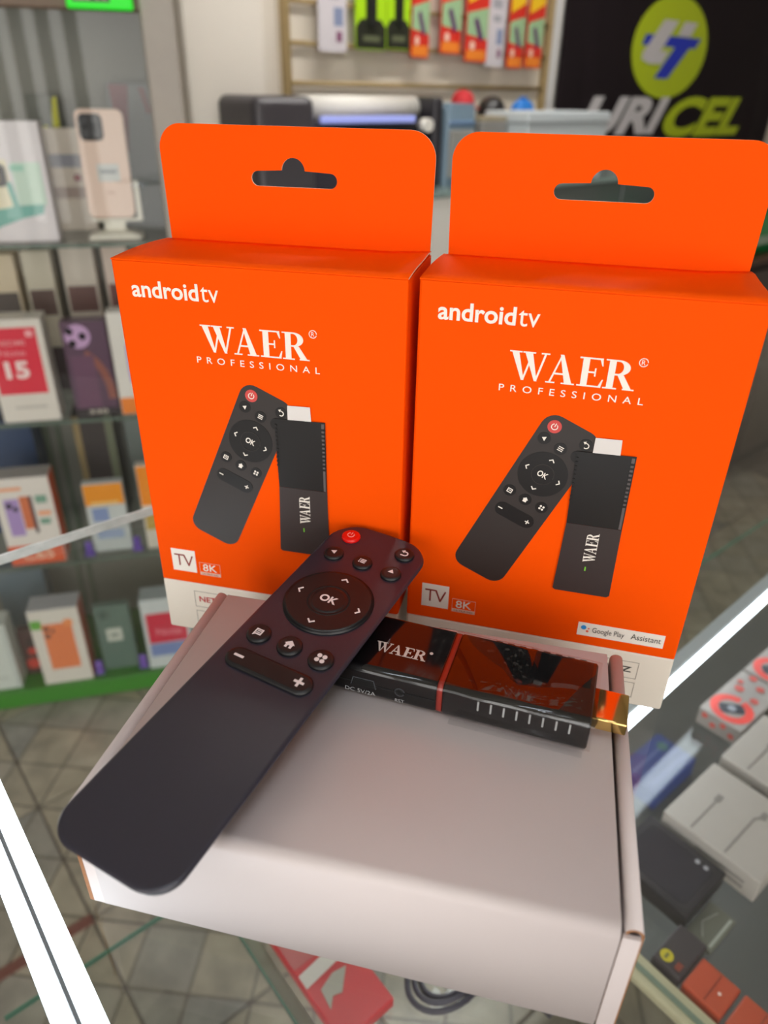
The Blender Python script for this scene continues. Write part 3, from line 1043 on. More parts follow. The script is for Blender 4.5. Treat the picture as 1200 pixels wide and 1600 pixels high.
# ------------------------------------------------------------------ goods on the glass shelf (flat lying packs, room axes)
def lying(name, u0, u1, v0, v1, h, body_m, label, cat, group=None, prints=(), z=SZ + 0.0004, rot=0.0, bev=0.0012):
    """pack lying flat; prints are drawn on its top with x along u and y along v from its corner"""
    t = thing(name, RM @ Matrix.Translation(((u0 + u1) / 2, (v0 + v1) / 2, z)) @ Matrix.Rotation(rot, 4, 'Z'), label, cat, group)
    w, d = u1 - u0, v1 - v0
    bm = bmesh.new()
    bm_box(bm, -w / 2, w / 2, -d / 2, d / 2, 0, h, 0, bev, 2)
    obj('carton', bm, body_m, t)
    zz = h
    for p_ in prints:
        nm, kind, dat, m = p_[:4]
        T = Matrix.Translation((-w / 2, -d / 2, 0))
        if kind == 'poly':
            decal(nm, dat, m, t, T, t=0.0003, z0=zz)
        elif kind == 'text':
            text(nm, dat[0], dat[1], m, t, T, z0=zz, t=0.0003, **(p_[4] if len(p_) > 4 else {}))
        elif kind == 'side':                          # on the end that faces -u
            decal(nm, dat, m, t, Matrix.Translation((-w / 2, -d / 2, 0)) @ Matrix(((0, 0, -1, 0), (1, 0, 0, 0), (0, 1, 0, 0), (0, 0, 0, 1))), t=0.0003)
        zz += 0.0003
    return t


CW = mat('cable_box_white', rgb(170, 164, 157), 0.45, var=0.03)
GREYP = mat('pale_print', rgb(128, 124, 120), 0.5)
DARKP = mat('dark_print', rgb(70, 68, 70), 0.5)


def cable_box(u0, label):
    w, d, h = 0.078, 0.080, 0.024
    pr = [('printed_cable', 'poly', stroke([(0.004, 0.030), (0.050, 0.030), (0.056, 0.026)], 0.0016) + stroke([(0.004, 0.058), (0.044, 0.058)], 0.0016) + [rect(0.042, 0.050, 0.0555, 0.0605), rect(0.054, 0.062, 0.0235, 0.0285)], GREYP),
          ('product_text', 'poly', [rect(0.052 + 0.0, 0.074, 0.0105, 0.0125), rect(0.052, 0.068, 0.0065, 0.0080), rect(0.058, 0.074, 0.0150, 0.0162)], DARKP),
          ('side_text', 'side', [rect(0.010, 0.056, 0.006, 0.009), rect(0.010, 0.050, 0.012, 0.0145)], GREYP)]
    return lying('cable_box', u0, u0 + w, 0.0705, 0.0705 + d, h, CW, label, 'box', 'white cable boxes on the counter shelf', pr)


cable_box(0.426, 'white charging cable box on the shelf, nearer one with its grey print showing')
cable_box(0.516, 'white charging cable box on the shelf behind the nearer one')
RED = P(228, 70, 62, 0.45)
cable_box(0.606, 'white charging cable box on the shelf, third from the black case')
cable_box(0.696, 'white charging cable box on the shelf, farthest of the four')
for i, (u0, lb) in enumerate(((0.560, 'narrow grey accessory pack with red ring nearest the LED tube reflection'), (0.644, 'narrow grey accessory pack with red ring, middle of its row'), (0.728, 'narrow grey accessory pack with red ring, farthest of its row'))):
    pr = [('red_ring', 'poly', [arc_band(0.021, 0.021, 0.0195, 0.0120, 0, 2 * math.pi, 28)], RED), ('gadget_print', 'poly', [turn([rrect(-0.011, 0.011, -0.006, 0.006, 0.003)], R(-50), 0.021, 0.021)[0]], P(40, 44, 58, 0.4)), ('gadget_shine', 'poly', [circ(0.021, 0.021, 0.004, 14)], P(150, 155, 165, 0.4)),
          ('red_spots', 'poly', [circ(x, y, r, 10) for x, y, r in ((0.052, 0.030, 0.0045), (0.046, 0.012, 0.004), (0.066, 0.016, 0.004), (0.062, 0.034, 0.003), (0.076, 0.028, 0.004))], P(205, 90, 82, 0.5)),
          ('side_print', 'side', [circ(0.008 + j * 0.009, 0.008 + (j % 2) * 0.006, 0.003, 10) for j in range(4)], P(205, 90, 82, 0.5))]
    lying('accessory_box', u0, u0 + 0.081, 0.1535, 0.1955, 0.020, mat('accessory_grey', rgb(158, 152, 148), 0.5, var=0.12, scale=90), lb, 'box', 'grey packs with red rings on the counter shelf', pr)
lying('blue_box', 0.692, 0.788, 0.258, 0.318, 0.03, P(58, 78, 150, 0.4), 'flat blue pack on the base board under the LED tube', 'box', None,
      [('pale_stripes', 'poly', [rect(0.006, 0.090, 0.012 + i * 0.014, 0.016 + i * 0.014) for i in range(3)], P(110, 125, 185, 0.4)), ('corner_seal', 'poly', [circ(0.078, 0.042, 0.008, 14)], P(90, 130, 130, 0.4))], z=-0.5996)
lying('lilac_pack', 0.615, 0.686, 0.300, 0.356, 0.028, P(150, 145, 175, 0.4), 'lilac and pink pack on the base board under the right orange box corner', 'box', None,
      [('pink_band', 'poly', [rect(0.002, 0.042, 0.008, 0.018)], P(190, 105, 150, 0.4)), ('blue_band', 'poly', [rect(0.002, 0.042, 0.036, 0.050)], P(105, 110, 180, 0.4))], z=-0.5996)
lying('black_case', 0.366, 0.421, 0.092, 0.158, 0.016, P(40, 38, 42, 0.35), 'flat black case pack lying in front of the white cable boxes', 'phone case', None,
      [('clear_window', 'poly', [rrect(0.006, 0.049, 0.006, 0.060, 0.005)], P(52, 50, 56, 0.15)), ('white_marks', 'poly', [circ(0.046, 0.012, 0.002, 10), circ(0.046, 0.019, 0.002, 10)], P(150, 150, 155, 0.4))])
lying('dark_pack', 0.326, 0.362, 0.073, 0.094, 0.012, P(58, 52, 55, 0.4), 'small dark pack with a round yellow emblem beside the cream divider', 'box', None,
      [('yellow_emblem', 'poly', [circ(0.008, 0.0145, 0.0045, 18)], P(190, 175, 40, 0.4)), ('emblem_mark', 'poly', [rect(0.0055, 0.0100, 0.0135, 0.0155)], P(110, 110, 60, 0.4)), ('red_mark', 'poly', [rect(0.004, 0.010, 0.003, 0.007)], P(130, 60, 45, 0.4))])
for v0, v1, lb in ((0.044, 0.0715, 'orange pack lying nearest the dark pack with the yellow emblem'), (0.013, 0.041, 'orange pack lying at the lower right corner of the view')):
    lying('orange_pack', 0.327, 0.354, v0, v1, 0.010, P(176, 72, 44, 0.4), lb, 'box', 'orange packs beside the cream divider',
          [('fold_line', 'poly', [rect(0.002, 0.025, 0.0125, 0.0132)], P(120, 50, 38, 0.5)), ('white_spot', 'poly', [circ(0.013, 0.008, 0.0012, 10)], P(230, 200, 190, 0.4))])
lying('clear_bag', 0.364, 0.40, 0.070, 0.0905, 0.005, P(108, 110, 100, 0.25), 'small greenish plastic bag lying behind the dark pack', 'bag', None,
      [('bag_seal', 'poly', [rect(0.003, 0.033, 0.002, 0.004)], P(155, 160, 150, 0.3)), ('bag_crease', 'poly', stroke([(0.006, 0.010), (0.016, 0.016), (0.030, 0.012)], 0.0012), P(130, 134, 126, 0.3))])
lying('red_card_pack', 0.1295, 0.172, 0.185, 0.275, 0.010, P(192, 42, 48, 0.4), 'red blister card pack with a white strip under the front of the white carton', 'blister pack', None,
      [('rose_panel', 'poly', [rect(0.001, 0.0415, 0.055, 0.089)], P(176, 92, 90, 0.45)), ('white_strip', 'poly', [[(0.001, 0.040), (0.0415, 0.044), (0.0415, 0.054), (0.001, 0.050)]], P(205, 203, 196, 0.4)),
       ('grey_figure', 'poly', [[(0.006, 0.020), (0.012, 0.026), (0.018, 0.024), (0.030, 0.036), (0.020, 0.038), (0.008, 0.034)]], P(160, 158, 146, 0.4)), ('yellow_corner', 'poly', [rect(0.002, 0.010, 0.084, 0.089)], P(200, 175, 70, 0.4))])
# coiled cable in a dark bag next to the red pack
t = thing('coiled_cable', RM @ Matrix.Translation((0.214, 0.178, SZ + 0.004)), 'dark coiled cable with pale tie on the shelf at the lower centre', 'cable')
bm = bmesh.new()
for k in range(3):
    r0 = 0.017 + 0.0042 * k
    n = 30
    rings = []
    for i in range(n + 1):
        a = 2 * math.pi * i / n
        c = Vector((r0 * 1.25 * math.cos(a), r0 * 0.85 * math.sin(a), 0.0022 * (k % 2)))
        d = Vector((math.cos(a), math.sin(a), 0))
        rings.append([tuple(c + d * (0.0021 * math.cos(q)) + Vector((0, 0, 0.0021 * math.sin(q)))) for q in [2 * math.pi * j / 8 for j in range(8)]])
    bm_loft(bm, rings, caps=False)
obj('cable_loops', bm, P(48, 46, 60, 0.35), t)
bm = bmesh.new()
bm_box(bm, 0.012, 0.019, -0.028, 0.030, -0.003, 0.0062, 0, 0.002, 2)
obj('cable_tie', bm, P(150, 170, 172, 0.35), t)
bm = bmesh.new()
bm_box(bm, -0.010, 0.004, -0.006, 0.008, -0.003, 0.004, 0, 0.002, 2)
obj('plug', bm, P(120, 116, 60, 0.4), t)
lying('dark_pouch', 0.245, 0.30, 0.115, 0.185, 0.012, P(62, 60, 70, 0.35), 'dark pouch with a mint panel on the shelf right of the coiled cable', 'pouch', None,
      [('mint_panel', 'poly', [rrect(0.004, 0.050, 0.038, 0.066, 0.004)], P(120, 150, 138, 0.4)), ('zip_line', 'poly', [rect(0.002, 0.053, 0.030, 0.032)], P(150, 152, 160, 0.3))])

# ------------------------------------------------------------------ display cabinet on the left
CA = R(14)
CM = frame((-0.82, 1.138, 0), CA)
cab = thing('display_cabinet', CM, 'tall glass-shelved display cabinet with green base at the left', 'cabinet')
CX0, CX1, CDP = -0.05, 0.52, 0.26
SHELVES = (0.0, -0.30, -0.597)
bm = bmesh.new()
bm_box(bm, CX0, CX1 - 0.02, CDP - 0.012, CDP, -0.95, 0.75)
obj('back_panel', bm, mat('cabinet_back', rgb(128, 128, 118), 0.5, var=0.1, scale=5), cab)
bm = bmesh.new()
bm_box(bm, CX0, CX1, 0.0, CDP - 0.012, -0.95, -0.905, 0, 0.002, 1)
tag(obj('green_base', bm, P(52, 128, 30, 0.4), cab), 'green painted base board')
bm = bmesh.new()
bm_box(bm, 0.472, CX1, -0.004, 0.03, -0.905, 0.75, 0, 0.003, 1)
obj('front_post', bm, mat('cabinet_alu', rgb(168, 160, 150), 0.5, var=0.05), cab)
bm = bmesh.new()
bm_box(bm, CX1 - 0.02, CX1 - 0.012, 0.03, CDP - 0.012, -0.905, 0.75)
obj('side_panel', bm, mat('cabinet_side', rgb(150, 148, 138), 0.4, var=0.05), cab)
bm = bmesh.new()
bm_box(bm, CX0, 0.472, -0.002, 0.02, 0.312, 0.42, 0, 0.002, 1)
obj('header_board', bm, P(112, 92, 74, 0.5), cab)
for z in SHELVES:
    bm = bmesh.new()
    bm_box(bm, CX0, 0.498, 0.006, CDP - 0.014, z - 0.006, z)
    s_ = obj('shelf', bm, SHELFGLASS, cab)
    bm = bmesh.new()
    bm_box(bm, CX0, 0.498, 0.0045, 0.006, z - 0.006, z)
    obj('shelf_edge', bm, P(88, 104, 92, 0.25), s_)
for x in (0.16, 0.185):                                # slotted uprights on the back
    bm = bmesh.new()
    bm_box(bm, x, x + 0.008, CDP - 0.02, CDP - 0.0125, -0.905, 0.31)
    obj('upright', bm, P(96, 108, 88, 0.4), cab)
bm = bmesh.new()
bm_box(bm, CX0, 0.472, -0.012, -0.008, -0.904, 0.31)
tag(obj('sliding_door', bm, glass_mat('door_glass', (0.985, 0.99, 0.987, 1), 0.0, 0.020), cab), 'clear glass sliding door')


def shelf_M(x, y, z, tilt=0.0):
    return CM @ Matrix.Translation((x, y, z + 0.0004)) @ Matrix.Rotation(tilt, 4, 'X')


# lit green sign on the header
t = thing('green_sign', CM @ Matrix.Translation((0.377, -0.016, 0.312)), 'bright green price sign on the cabinet header', 'sign')
bm = bmesh.new()
bm_box(bm, 0, 0.088, 0, 0.012, 0, 0.05, 0, 0.002, 1)
obj('sign_panel', bm, mat('sign_green', rgb(0, 214, 10), 0.4, emit=(0.0, 0.8, 0.01, 1), estr=0.35), t)
decal('sign_window', [rect(0.009, 0.058, 0.0085, 0.044)], P(60, 42, 48, 0.4), t, FRONT, t=0.0006)
decal('sign_marks', [rect(0.011, 0.032, 0.011, 0.018), rect(0.040, 0.044, 0.011, 0.022), rect(0.049, 0.053, 0.011, 0.022)], P(190, 165, 150, 0.4), t, FRONT, t=0.001)
# tag on the header at far left
tag(decal('header_lettering', [rect(0.262, 0.268, 0.317, 0.330), rect(0.272, 0.280, 0.317, 0.323), rect(0.284, 0.288, 0.317, 0.329)], P(170, 155, 150, 0.5), cab, Matrix.Translation((0, -0.0021, 0)) @ FRONT, t=0.0006), 'faded pale lettering on the header')

# pale phone on its stand
t = thing('phone_stand', shelf_M(0.389, 0.055, 0), 'small white plastic phone stand on the top cabinet shelf', 'stand')
bm = bmesh.new()
bm_loft(bm, [[(x, y, z) for x, y in rrect(-0.042 * s, 0.042 * s, -0.028 * s, 0.028 * s, 0.008 * s)] for z, s in ((0, 1), (0.005, 1), (0.0085, 0.75), (0.012, 0.5))])
obj('base', bm, P(226, 222, 208, 0.4), t)
bm = bmesh.new()
bm_box(bm, -0.017, 0.017, -0.006, 0.006, 0.010, 0.028, 0, 0.003, 2)
obj('neck', bm, P(226, 222, 208, 0.4), t)
bm = bmesh.new()
bm_box(bm, -0.036, 0.046, -0.013, 0.009, 0.0265, 0.031, 0, 0.002, 2)
bm_box(bm, 0.0385, 0.046, -0.014, -0.010, 0.029, 0.088, 0, 0.0015, 2)
obj('cradle', bm, P(226, 222, 208, 0.4), t)
t = thing('smartphone', shelf_M(0.388, 0.050, 0.0315, R(-7)), 'pale rose smartphone with black camera block on the white stand', 'phone')
bm = bmesh.new()
rings = []
for y, ins in ((-0.0040, 0.0018), (-0.0034, 0.0004), (-0.002, 0.0), (0.002, 0.0), (0.0034, 0.0004), (0.0040, 0.0018)):
    rings.append([(a, y, c) for a, c in rrect(-0.0365 + ins, 0.0365 - ins, 0.0 + ins, 0.158 - ins, 0.011)])
bm_loft(bm, rings)
obj('phone_back', bm, mat('rose_phone', rgb(222, 194, 176), 0.35, var=0.02), t)
bm = bmesh.new()
bm_loft(bm, [[(a, y, c) for a, c in rrect(-0.032 + i, 0.004 - i, 0.113 + i, 0.151 - i, 0.009)] for y, i in ((-0.0038, 0), (-0.0058, 0.0), (-0.0064, 0.0008))])
cb = obj('camera_block', bm, P(12, 11, 12, 0.55), t)
for a, c in ((-0.023, 0.142), (-0.005, 0.142), (-0.023, 0.123), (-0.006, 0.124)):
    bm = bmesh.new()
    bm_cyl(bm, (a, -0.0060, c), (a, -0.0072, c), 0.0062, 0.0058, 16)
    obj('lens', bm, P(22, 21, 25, 0.35), cb)
decal('price_tag', [rect(-0.014, 0.020, 0.054, 0.080)], P(198, 200, 196, 0.5), t, Matrix.Translation((0, -0.0041, 0)) @ FRONT, t=0.0003)
decal('tag_text', [rect(-0.010, 0.016, 0.066, 0.071)], P(140, 145, 150, 0.5), t, Matrix.Translation((0, -0.0045, 0)) @ FRONT, t=0.0003)
decal('back_logo', [rect(-0.005, 0.009, 0.036, 0.039)], P(200, 165, 145, 0.5), t, Matrix.Translation((0, -0.0041, 0)) @ FRONT, t=0.0003)

TEAL = P(120, 182, 170, 0.45)
pack('poster_box', shelf_M(0.246, 0.03, 0), 0.112, 0.04, 0.172, P(226, 220, 222, 0.4), 'white phone box with teal swoosh and camera picture on the top shelf', 'box', None, [
    ('cream_window', 'poly', [rect(0.006, 0.056, 0.048, 0.120)], P(232, 224, 196, 0.4)),
    ('mint_window', 'poly', [rect(0.062, 0.104, 0.055, 0.116)], P(205, 228, 212, 0.4)),
    ('teal_swoosh', 'poly', [[(0.002, 0.008), (0.030, 0.024), (0.066, 0.036), (0.096, 0.042), (0.100, 0.056), (0.060, 0.054), (0.002, 0.044)]], TEAL),
    ('teal_bar', 'poly', [[(0.055, 0.050), (0.063, 0.050), (0.058, 0.088), (0.050, 0.088)]], TEAL),
    ('camera_picture', 'poly', [rrect(0.018, 0.053, 0.082, 0.114, 0.008)], P(36, 32, 28, 0.3)),
    ('camera_centre', 'poly', [rrect(0.020, 0.043, 0.086, 0.110, 0.006)], P(150, 128, 100, 0.3)),
    ('mark', 'poly', [arc_band(0.036, 0.136, 0.006, 0.004, R(60), R(300), 10), rect(0.018, 0.022, 0.140, 0.152)], P(90, 80, 82, 0.4)),
    ('mint_note', 'poly', [rect(0.060, 0.080, 0.104, 0.112)], P(165, 215, 195, 0.4))])
pack('leaflet_box', shelf_M(0.318, 0.13, 0), 0.07, 0.03, 0.158, P(216, 204, 188, 0.5), 'cream box standing behind the poster box on the top shelf', 'box', None, [
    ('grey_panel', 'poly', [rect(0.010, 0.066, 0.100, 0.120)], P(150, 150, 158, 0.5)), ('brown_panel', 'poly', [rect(0.008, 0.066, 0.052, 0.070)], P(170, 150, 138, 0.5)), ('red_dot', 'poly', [circ(0.050, 0.084, 0.006, 12)], P(140, 40, 44, 0.4))])
pack('maroon_box', shelf_M(0.432, 0.19, 0), 0.075, 0.04, 0.225, P(108, 112, 108, 0.4), 'grey box with a dark red wedge behind the pale phone', 'box', None, [
    ('red_wedge', 'poly', [[(0.004, 0.222), (0.036, 0.222), (0.024, 0.120), (0.012, 0.120)]], P(110, 46, 48, 0.4)), ('red_letter', 'poly', [[(0.052, 0.218), (0.062, 0.218), (0.070, 0.180), (0.062, 0.178)]], P(120, 70, 70, 0.4))])
pack('reflection_card', shelf_M(0.288, 0.20, 0), 0.05, 0.012, 0.205, P(105, 108, 98, 0.5), 'added grey card standing in for the yellow reflection in the door glass', 'card', None, [  # card added to imitate a yellow reflection in the door glass
    ('yellow_reflection', 'poly', [[(0.000, 0.150), (0.026, 0.160), (0.034, 0.152), (0.042, 0.200), (0.049, 0.203), (0.046, 0.140), (0.002, 0.140)]], P(206, 204, 40, 0.4))])

# second shelf
pack('red_phone_box', shelf_M(0.202, 0.012, SHELVES[1]), 0.094, 0.05, 0.182, P(222, 216, 206, 0.4), 'white phone box with a red front panel reading 15 on the second shelf', 'box', None, [
    ('red_panel', 'poly', [rect(0.005, 0.083, 0.052, 0.168)], P(222, 28, 58, 0.4)),
    ('title', 'text', ('REDMI', (0.018, 0.062, 0.138, 0.147)), P(240, 160, 165, 0.4), dict(off=0.01)),
    ('subtitle', 'text', ('Note', (0.018, 0.060, 0.120, 0.131)), P(240, 150, 158, 0.4), dict(off=0.01)),
    ('number', 'text', ('15', (0.022, 0.060, 0.080, 0.111)), P(250, 225, 222, 0.4), dict(off=0.04)),
    ('corner_mark', 'poly', [rrect(0.066, 0.078, 0.152, 0.163, 0.003)], P(245, 170, 175, 0.4)),
    ('foot_line', 'poly', [rect(0.024, 0.076, 0.026, 0.030)], P(190, 186, 178, 0.4))])
PURP = P(88, 60, 82, 0.3)
pack('purple_phone_box', shelf_M(0.312, 0.02, SHELVES[1]), 0.074, 0.03, 0.172, PURP, 'dark purple phone box with round pink camera lenses on the second shelf', 'box', None, [
    ('bronze_arc', 'poly', [arc_band(0.020, 0.030, 0.054, 0.040, R(0), R(75), 14, 0.094, 0.080)], P(140, 82, 70, 0.35)),
    ('plum_panel', 'poly', [rect(0.008, 0.046, 0.016, 0.112)], P(104, 66, 92, 0.35)),
    ('lens_disc', 'poly', [circ(0.026, 0.146, 0.021, 28)], P(196, 158, 200, 0.3)),
    ('lens_dots', 'poly', [circ(a, c, 0.0066, 14) for a, c in ((0.014, 0.155), (0.034, 0.146), (0.016, 0.134))], P(30, 20, 34, 0.2)),
    ('foot_band', 'poly', [rect(0.0, 0.074, 0.0012, 0.014)], P(40, 30, 34, 0.4)),
    ('foot_text', 'text', ('330', (0.022, 0.054, 0.004, 0.012)), P(214, 205, 190, 0.4), dict(off=0.01))])
pack('white_lilac_box', shelf_M(0.392, 0.014, SHELVES[1]), 0.078, 0.04, 0.186, P(226, 222, 214, 0.4), 'white box with lilac panel and orange foot beside the purple phone box', 'box', None, [
    ('lilac_panel', 'poly', [rect(0.024, 0.070, 0.060, 0.130)], P(178, 130, 205, 0.4)), ('orange_foot', 'poly', [rect(0.0012, 0.077, 0.0012, 0.032)], P(236, 130, 30, 0.4))])
for i, (x, w, h, c, lb) in enumerate(((0.10, 0.05, 0.245, (196, 182, 150), 'tan box standing far left at the back of the second shelf'), (0.165, 0.055, 0.255, (215, 200, 172), 'cream box at the back above the red phone box'),
                                      (0.232, 0.05, 0.262, (205, 198, 178), 'cream box at the back above the purple phone box'), (0.300, 0.058, 0.265, (208, 198, 184), 'ivory box with a dark label at the back of the second shelf'),
                                      (0.368, 0.045, 0.27, (222, 204, 190), 'pinkish box at the back of the second shelf near the orange box'))):
    pr = [('dark_label', 'poly', [rect(0.004, w - 0.004, h * 0.56, h * 0.74)], P(70 + 12 * i, 72, 66, 0.4)), ('pale_label', 'poly', [rect(0.006, w - 0.008, h * 0.36, h * 0.53)], P(206, 196, 176, 0.4)), ('base_label', 'poly', [rect(0.0012, w - 0.0012, 0.0012, h * 0.33)], P(72, 66 - 4 * i, 62, 0.4))]
    pack('stock_box', shelf_M(x, 0.165 + 0.01 * (i % 2), SHELVES[1]), w, 0.06, h, P(*c, 0.5), lb, 'box', 'stock boxes at the back of the second shelf', pr)
pack('crimson_box', shelf_M(0.425, 0.12, SHELVES[1]), 0.05, 0.04, 0.235, P(112, 30, 34, 0.4), 'dark crimson box at the back beside the white lilac box', 'box', None, [('black_label', 'poly', [rect(0.004, 0.046, 0.15, 0.18)], P(40, 24, 28, 0.4)), ('olive_label', 'poly', [rect(0.004, 0.02, 0.10, 0.13)], P(120, 96, 40, 0.4))])

# third shelf
ORG = P(226, 92, 44, 0.4)
pack('orange_white_box', shelf_M(0.152, 0.012, SHELVES[2]), 0.100, 0.05, 0.188, P(222, 216, 208, 0.4), 'white phone box with orange foot reading C65 on the third shelf', 'box', None, [
    ('lilac_picture', 'poly', [rect(0.014, 0.040, 0.066, 0.146)], P(168, 142, 196, 0.4)), ('camera_picture', 'poly', [circ(0.022, 0.132, 0.006, 14), circ(0.032, 0.124, 0.005, 14)], P(50, 44, 60, 0.3)),
    ('orange_picture', 'poly', [rect(0.042, 0.062, 0.080, 0.150)], P(206, 112, 70, 0.4)), ('picture_edge', 'poly', [rect(0.058, 0.064, 0.070, 0.150)], P(80, 60, 66, 0.4)),
    ('seal_stack', 'poly', [rect(0.070, 0.090, 0.134, 0.150), rect(0.070, 0.088, 0.088, 0.100)], P(120, 160, 140, 0.4)), ('orange_line', 'poly', [rect(0.070, 0.092, 0.108, 0.116), rect(0.004, 0.050, 0.164, 0.170)], P(240, 160, 110, 0.4)),
    ('orange_foot', 'poly', [rect(0.0012, 0.0988, 0.0012, 0.044)], ORG), ('model', 'text', ('C65', (0.024, 0.080, 0.012, 0.032)), P(248, 200, 170, 0.4), dict(off=0.02))], side=ORG, lid=P(170, 165, 160, 0.5))
pack('yellow_pack', shelf_M(0.290, 0.03, SHELVES[2]), 0.074, 0.02, 0.154, P(196, 202, 200, 0.4), 'pale blue pack with an amber header card on the third shelf', 'blister pack', None, [
    ('amber_header', 'poly', [rect(0.0012, 0.0728, 0.106, 0.152)], P(232, 146, 20, 0.4)), ('blue_panel', 'poly', [rect(0.010, 0.040, 0.070, 0.100)], P(130, 148, 190, 0.4)), ('blue_line', 'poly', [rect(0.012, 0.062, 0.030, 0.050)], P(150, 168, 200, 0.4)), ('amber_text', 'poly', [rect(0.010, 0.062, 0.108, 0.114)], P(240, 200, 120, 0.4))])
for x, lb in ((0.245, 'small purple clip left of the amber pack on the third shelf'), (0.337, 'small purple clip right of the amber pack on the third shelf')):
    t = thing('display_clip', shelf_M(x, 0.022, SHELVES[2]), lb, 'clip', 'purple display clips')
    bm = bmesh.new()
    bm_box(bm, -0.010, 0.010, -0.006, 0.006, 0, 0.006, 0, 0.002, 2)
    obj('clip_foot', bm, P(96, 60, 170, 0.35), t)
    bm = bmesh.new()
    bm_box(bm, -0.007, 0.007, -0.004, 0.004, 0.005, 0.032, 0, 0.003, 2)
    obj('clip_tongue', bm, P(96, 60, 170, 0.35), t)
pack('amber_pack', shelf_M(0.392, 0.022, SHELVES[2]), 0.07, 0.02, 0.188, P(220, 212, 196, 0.4), 'pack with amber header half hidden behind the left orange box', 'blister pack', None, [
    ('amber_header', 'poly', [rect(0.0012, 0.0688, 0.10, 0.186)], P(236, 140, 16, 0.4)), ('gold_foot', 'poly', [rect(0.004, 0.066, 0.044, 0.092)], P(196, 160, 60, 0.4))])
pack('navy_box', shelf_M(0.08, 0.15, SHELVES[2]), 0.16, 0.08, 0.25, P(30, 56, 92, 0.4), 'navy blue box standing at the back of the third shelf', 'box', None, [('blue_band', 'poly', [rect(0.004, 0.156, 0.10, 0.14)], P(40, 72, 112, 0.4))])
pack('dark_stock_box', shelf_M(0.272, 0.17, SHELVES[2]), 0.08, 0.06, 0.24, P(56, 48, 46, 0.5), 'dark brown box standing at the back of the third shelf', 'box', None, [('tan_edge', 'poly', [rect(0.0012, 0.014, 0.0012, 0.238)], P(150, 130, 88, 0.5)), ('olive_edge', 'poly', [rect(0.062, 0.078, 0.0012, 0.238)], P(110, 116, 92, 0.5))])
pack('grey_stock_box', shelf_M(0.392, 0.17, SHELVES[2]), 0.12, 0.05, 0.25, P(112, 122, 118, 0.5), 'grey box standing at the back of the third shelf beside the orange box', 'box', None, [('band', 'poly', [rect(0.004, 0.116, 0.06, 0.08)], P(96, 106, 102, 0.5))])

# lowest level, standing on the green base
BZ = -0.905
pack('white_mint_box', shelf_M(0.008, 0.012, BZ), 0.092, 0.05, 0.170, P(206, 212, 206, 0.4), 'pale mint box on the green base at the left picture edge', 'box', None, [('foot_text', 'poly', [rect(0.04, 0.07, 0.03, 0.034)], P(170, 176, 170, 0.4)), ('edge_line', 'poly', [rect(0.084, 0.088, 0.004, 0.166)], P(186, 194, 190, 0.4))])
pack('red_black_pack', shelf_M(0.078, 0.05, BZ), 0.04, 0.02, 0.120, P(70, 42, 42, 0.4), 'dark red patterned pack between the mint box and the orange picture box', 'pack', None, [('red_blotch', 'poly', [circ(0.018, 0.030, 0.014, 14), circ(0.022, 0.064, 0.009, 12)], P(196, 56, 46, 0.4)), ('dark_blotch', 'poly', [circ(0.024, 0.088, 0.010, 12)], P(36, 26, 28, 0.4))])
pack('orange_picture_box', shelf_M(0.150, 0.008, BZ), 0.098, 0.055, 0.196, P(222, 216, 206, 0.4), 'white phone box with an orange phone picture on the green base', 'box', None, [
    ('orange_picture', 'poly', [rect(0.022, 0.080, 0.040, 0.160)], P(232, 128, 76, 0.4)), ('camera_dots', 'poly', [circ(0.030, 0.148, 0.006, 12), circ(0.030, 0.130, 0.006, 12), circ(0.042, 0.142, 0.004, 12)], P(90, 60, 60, 0.3)),
    ('green_corner', 'poly', [rect(0.002, 0.022, 0.150, 0.172)], P(96, 170, 60, 0.4)), ('orange_spot', 'poly', [circ(0.074, 0.160, 0.010, 14)], P(245, 150, 90, 0.4))], side=P(196, 72, 40, 0.4), lid=P(190, 192, 196, 0.4))
pack('green_phone_box', shelf_M(0.258, 0.03, BZ), 0.072, 0.02, 0.172, P(92, 116, 106, 0.35), 'grey green phone with a white sticker on the green base', 'phone', None, [
    ('camera_disc', 'poly', [circ(0.020, 0.150, 0.012, 18)], P(70, 92, 84, 0.3)), ('white_sticker', 'poly', [rect(0.018, 0.050, 0.078, 0.112)], P(200, 204, 192, 0.5)), ('sticker_text', 'poly', [rect(0.026, 0.042, 0.090, 0.098)], P(120, 130, 122, 0.5))])
for x, lb in ((0.212, 'small purple clip left of the grey green phone'), (0.305, 'small purple clip right of the grey green phone')):
    t = thing('display_clip', shelf_M(x, 0.022, BZ), lb, 'clip', 'purple display clips')
    bm = bmesh.new()
    bm_box(bm, -0.010, 0.010, -0.006, 0.006, 0, 0.006, 0, 0.002, 2)
    obj('clip_foot', bm, P(116, 84, 178, 0.35), t)
    bm = bmesh.new()
    bm_box(bm, -0.008, 0.008, -0.004, 0.004, 0.005, 0.036, 0, 0.003, 2)
    obj('clip_tongue', bm, P(116, 84, 178, 0.35), t)
pack('red_blue_box', shelf_M(0.368, 0.012, BZ), 0.098, 0.05, 0.186, P(206, 212, 212, 0.4), 'white phone box with a red and blue panel on the green base beside the carton', 'box', None, [
    ('red_panel', 'poly', [rect(0.008, 0.090, 0.070, 0.150)], P(212, 30, 66, 0.4)), ('blue_panel', 'poly', [rect(0.008, 0.090, 0.034, 0.068)], P(120, 140, 192, 0.4)), ('panel_text', 'text', ('Note', (0.026, 0.078, 0.090, 0.110)), P(240, 150, 165, 0.4))], lid=P(190, 202, 202, 0.4))
pack('blue_grey_box', shelf_M(0.06, 0.16, BZ), 0.10, 0.05, 0.20, P(84, 104, 116, 0.5), 'slate blue box at the back of the lowest level', 'box', None, [('band', 'poly', [rect(0.004, 0.096, 0.03, 0.05)], P(120, 132, 130, 0.5))])


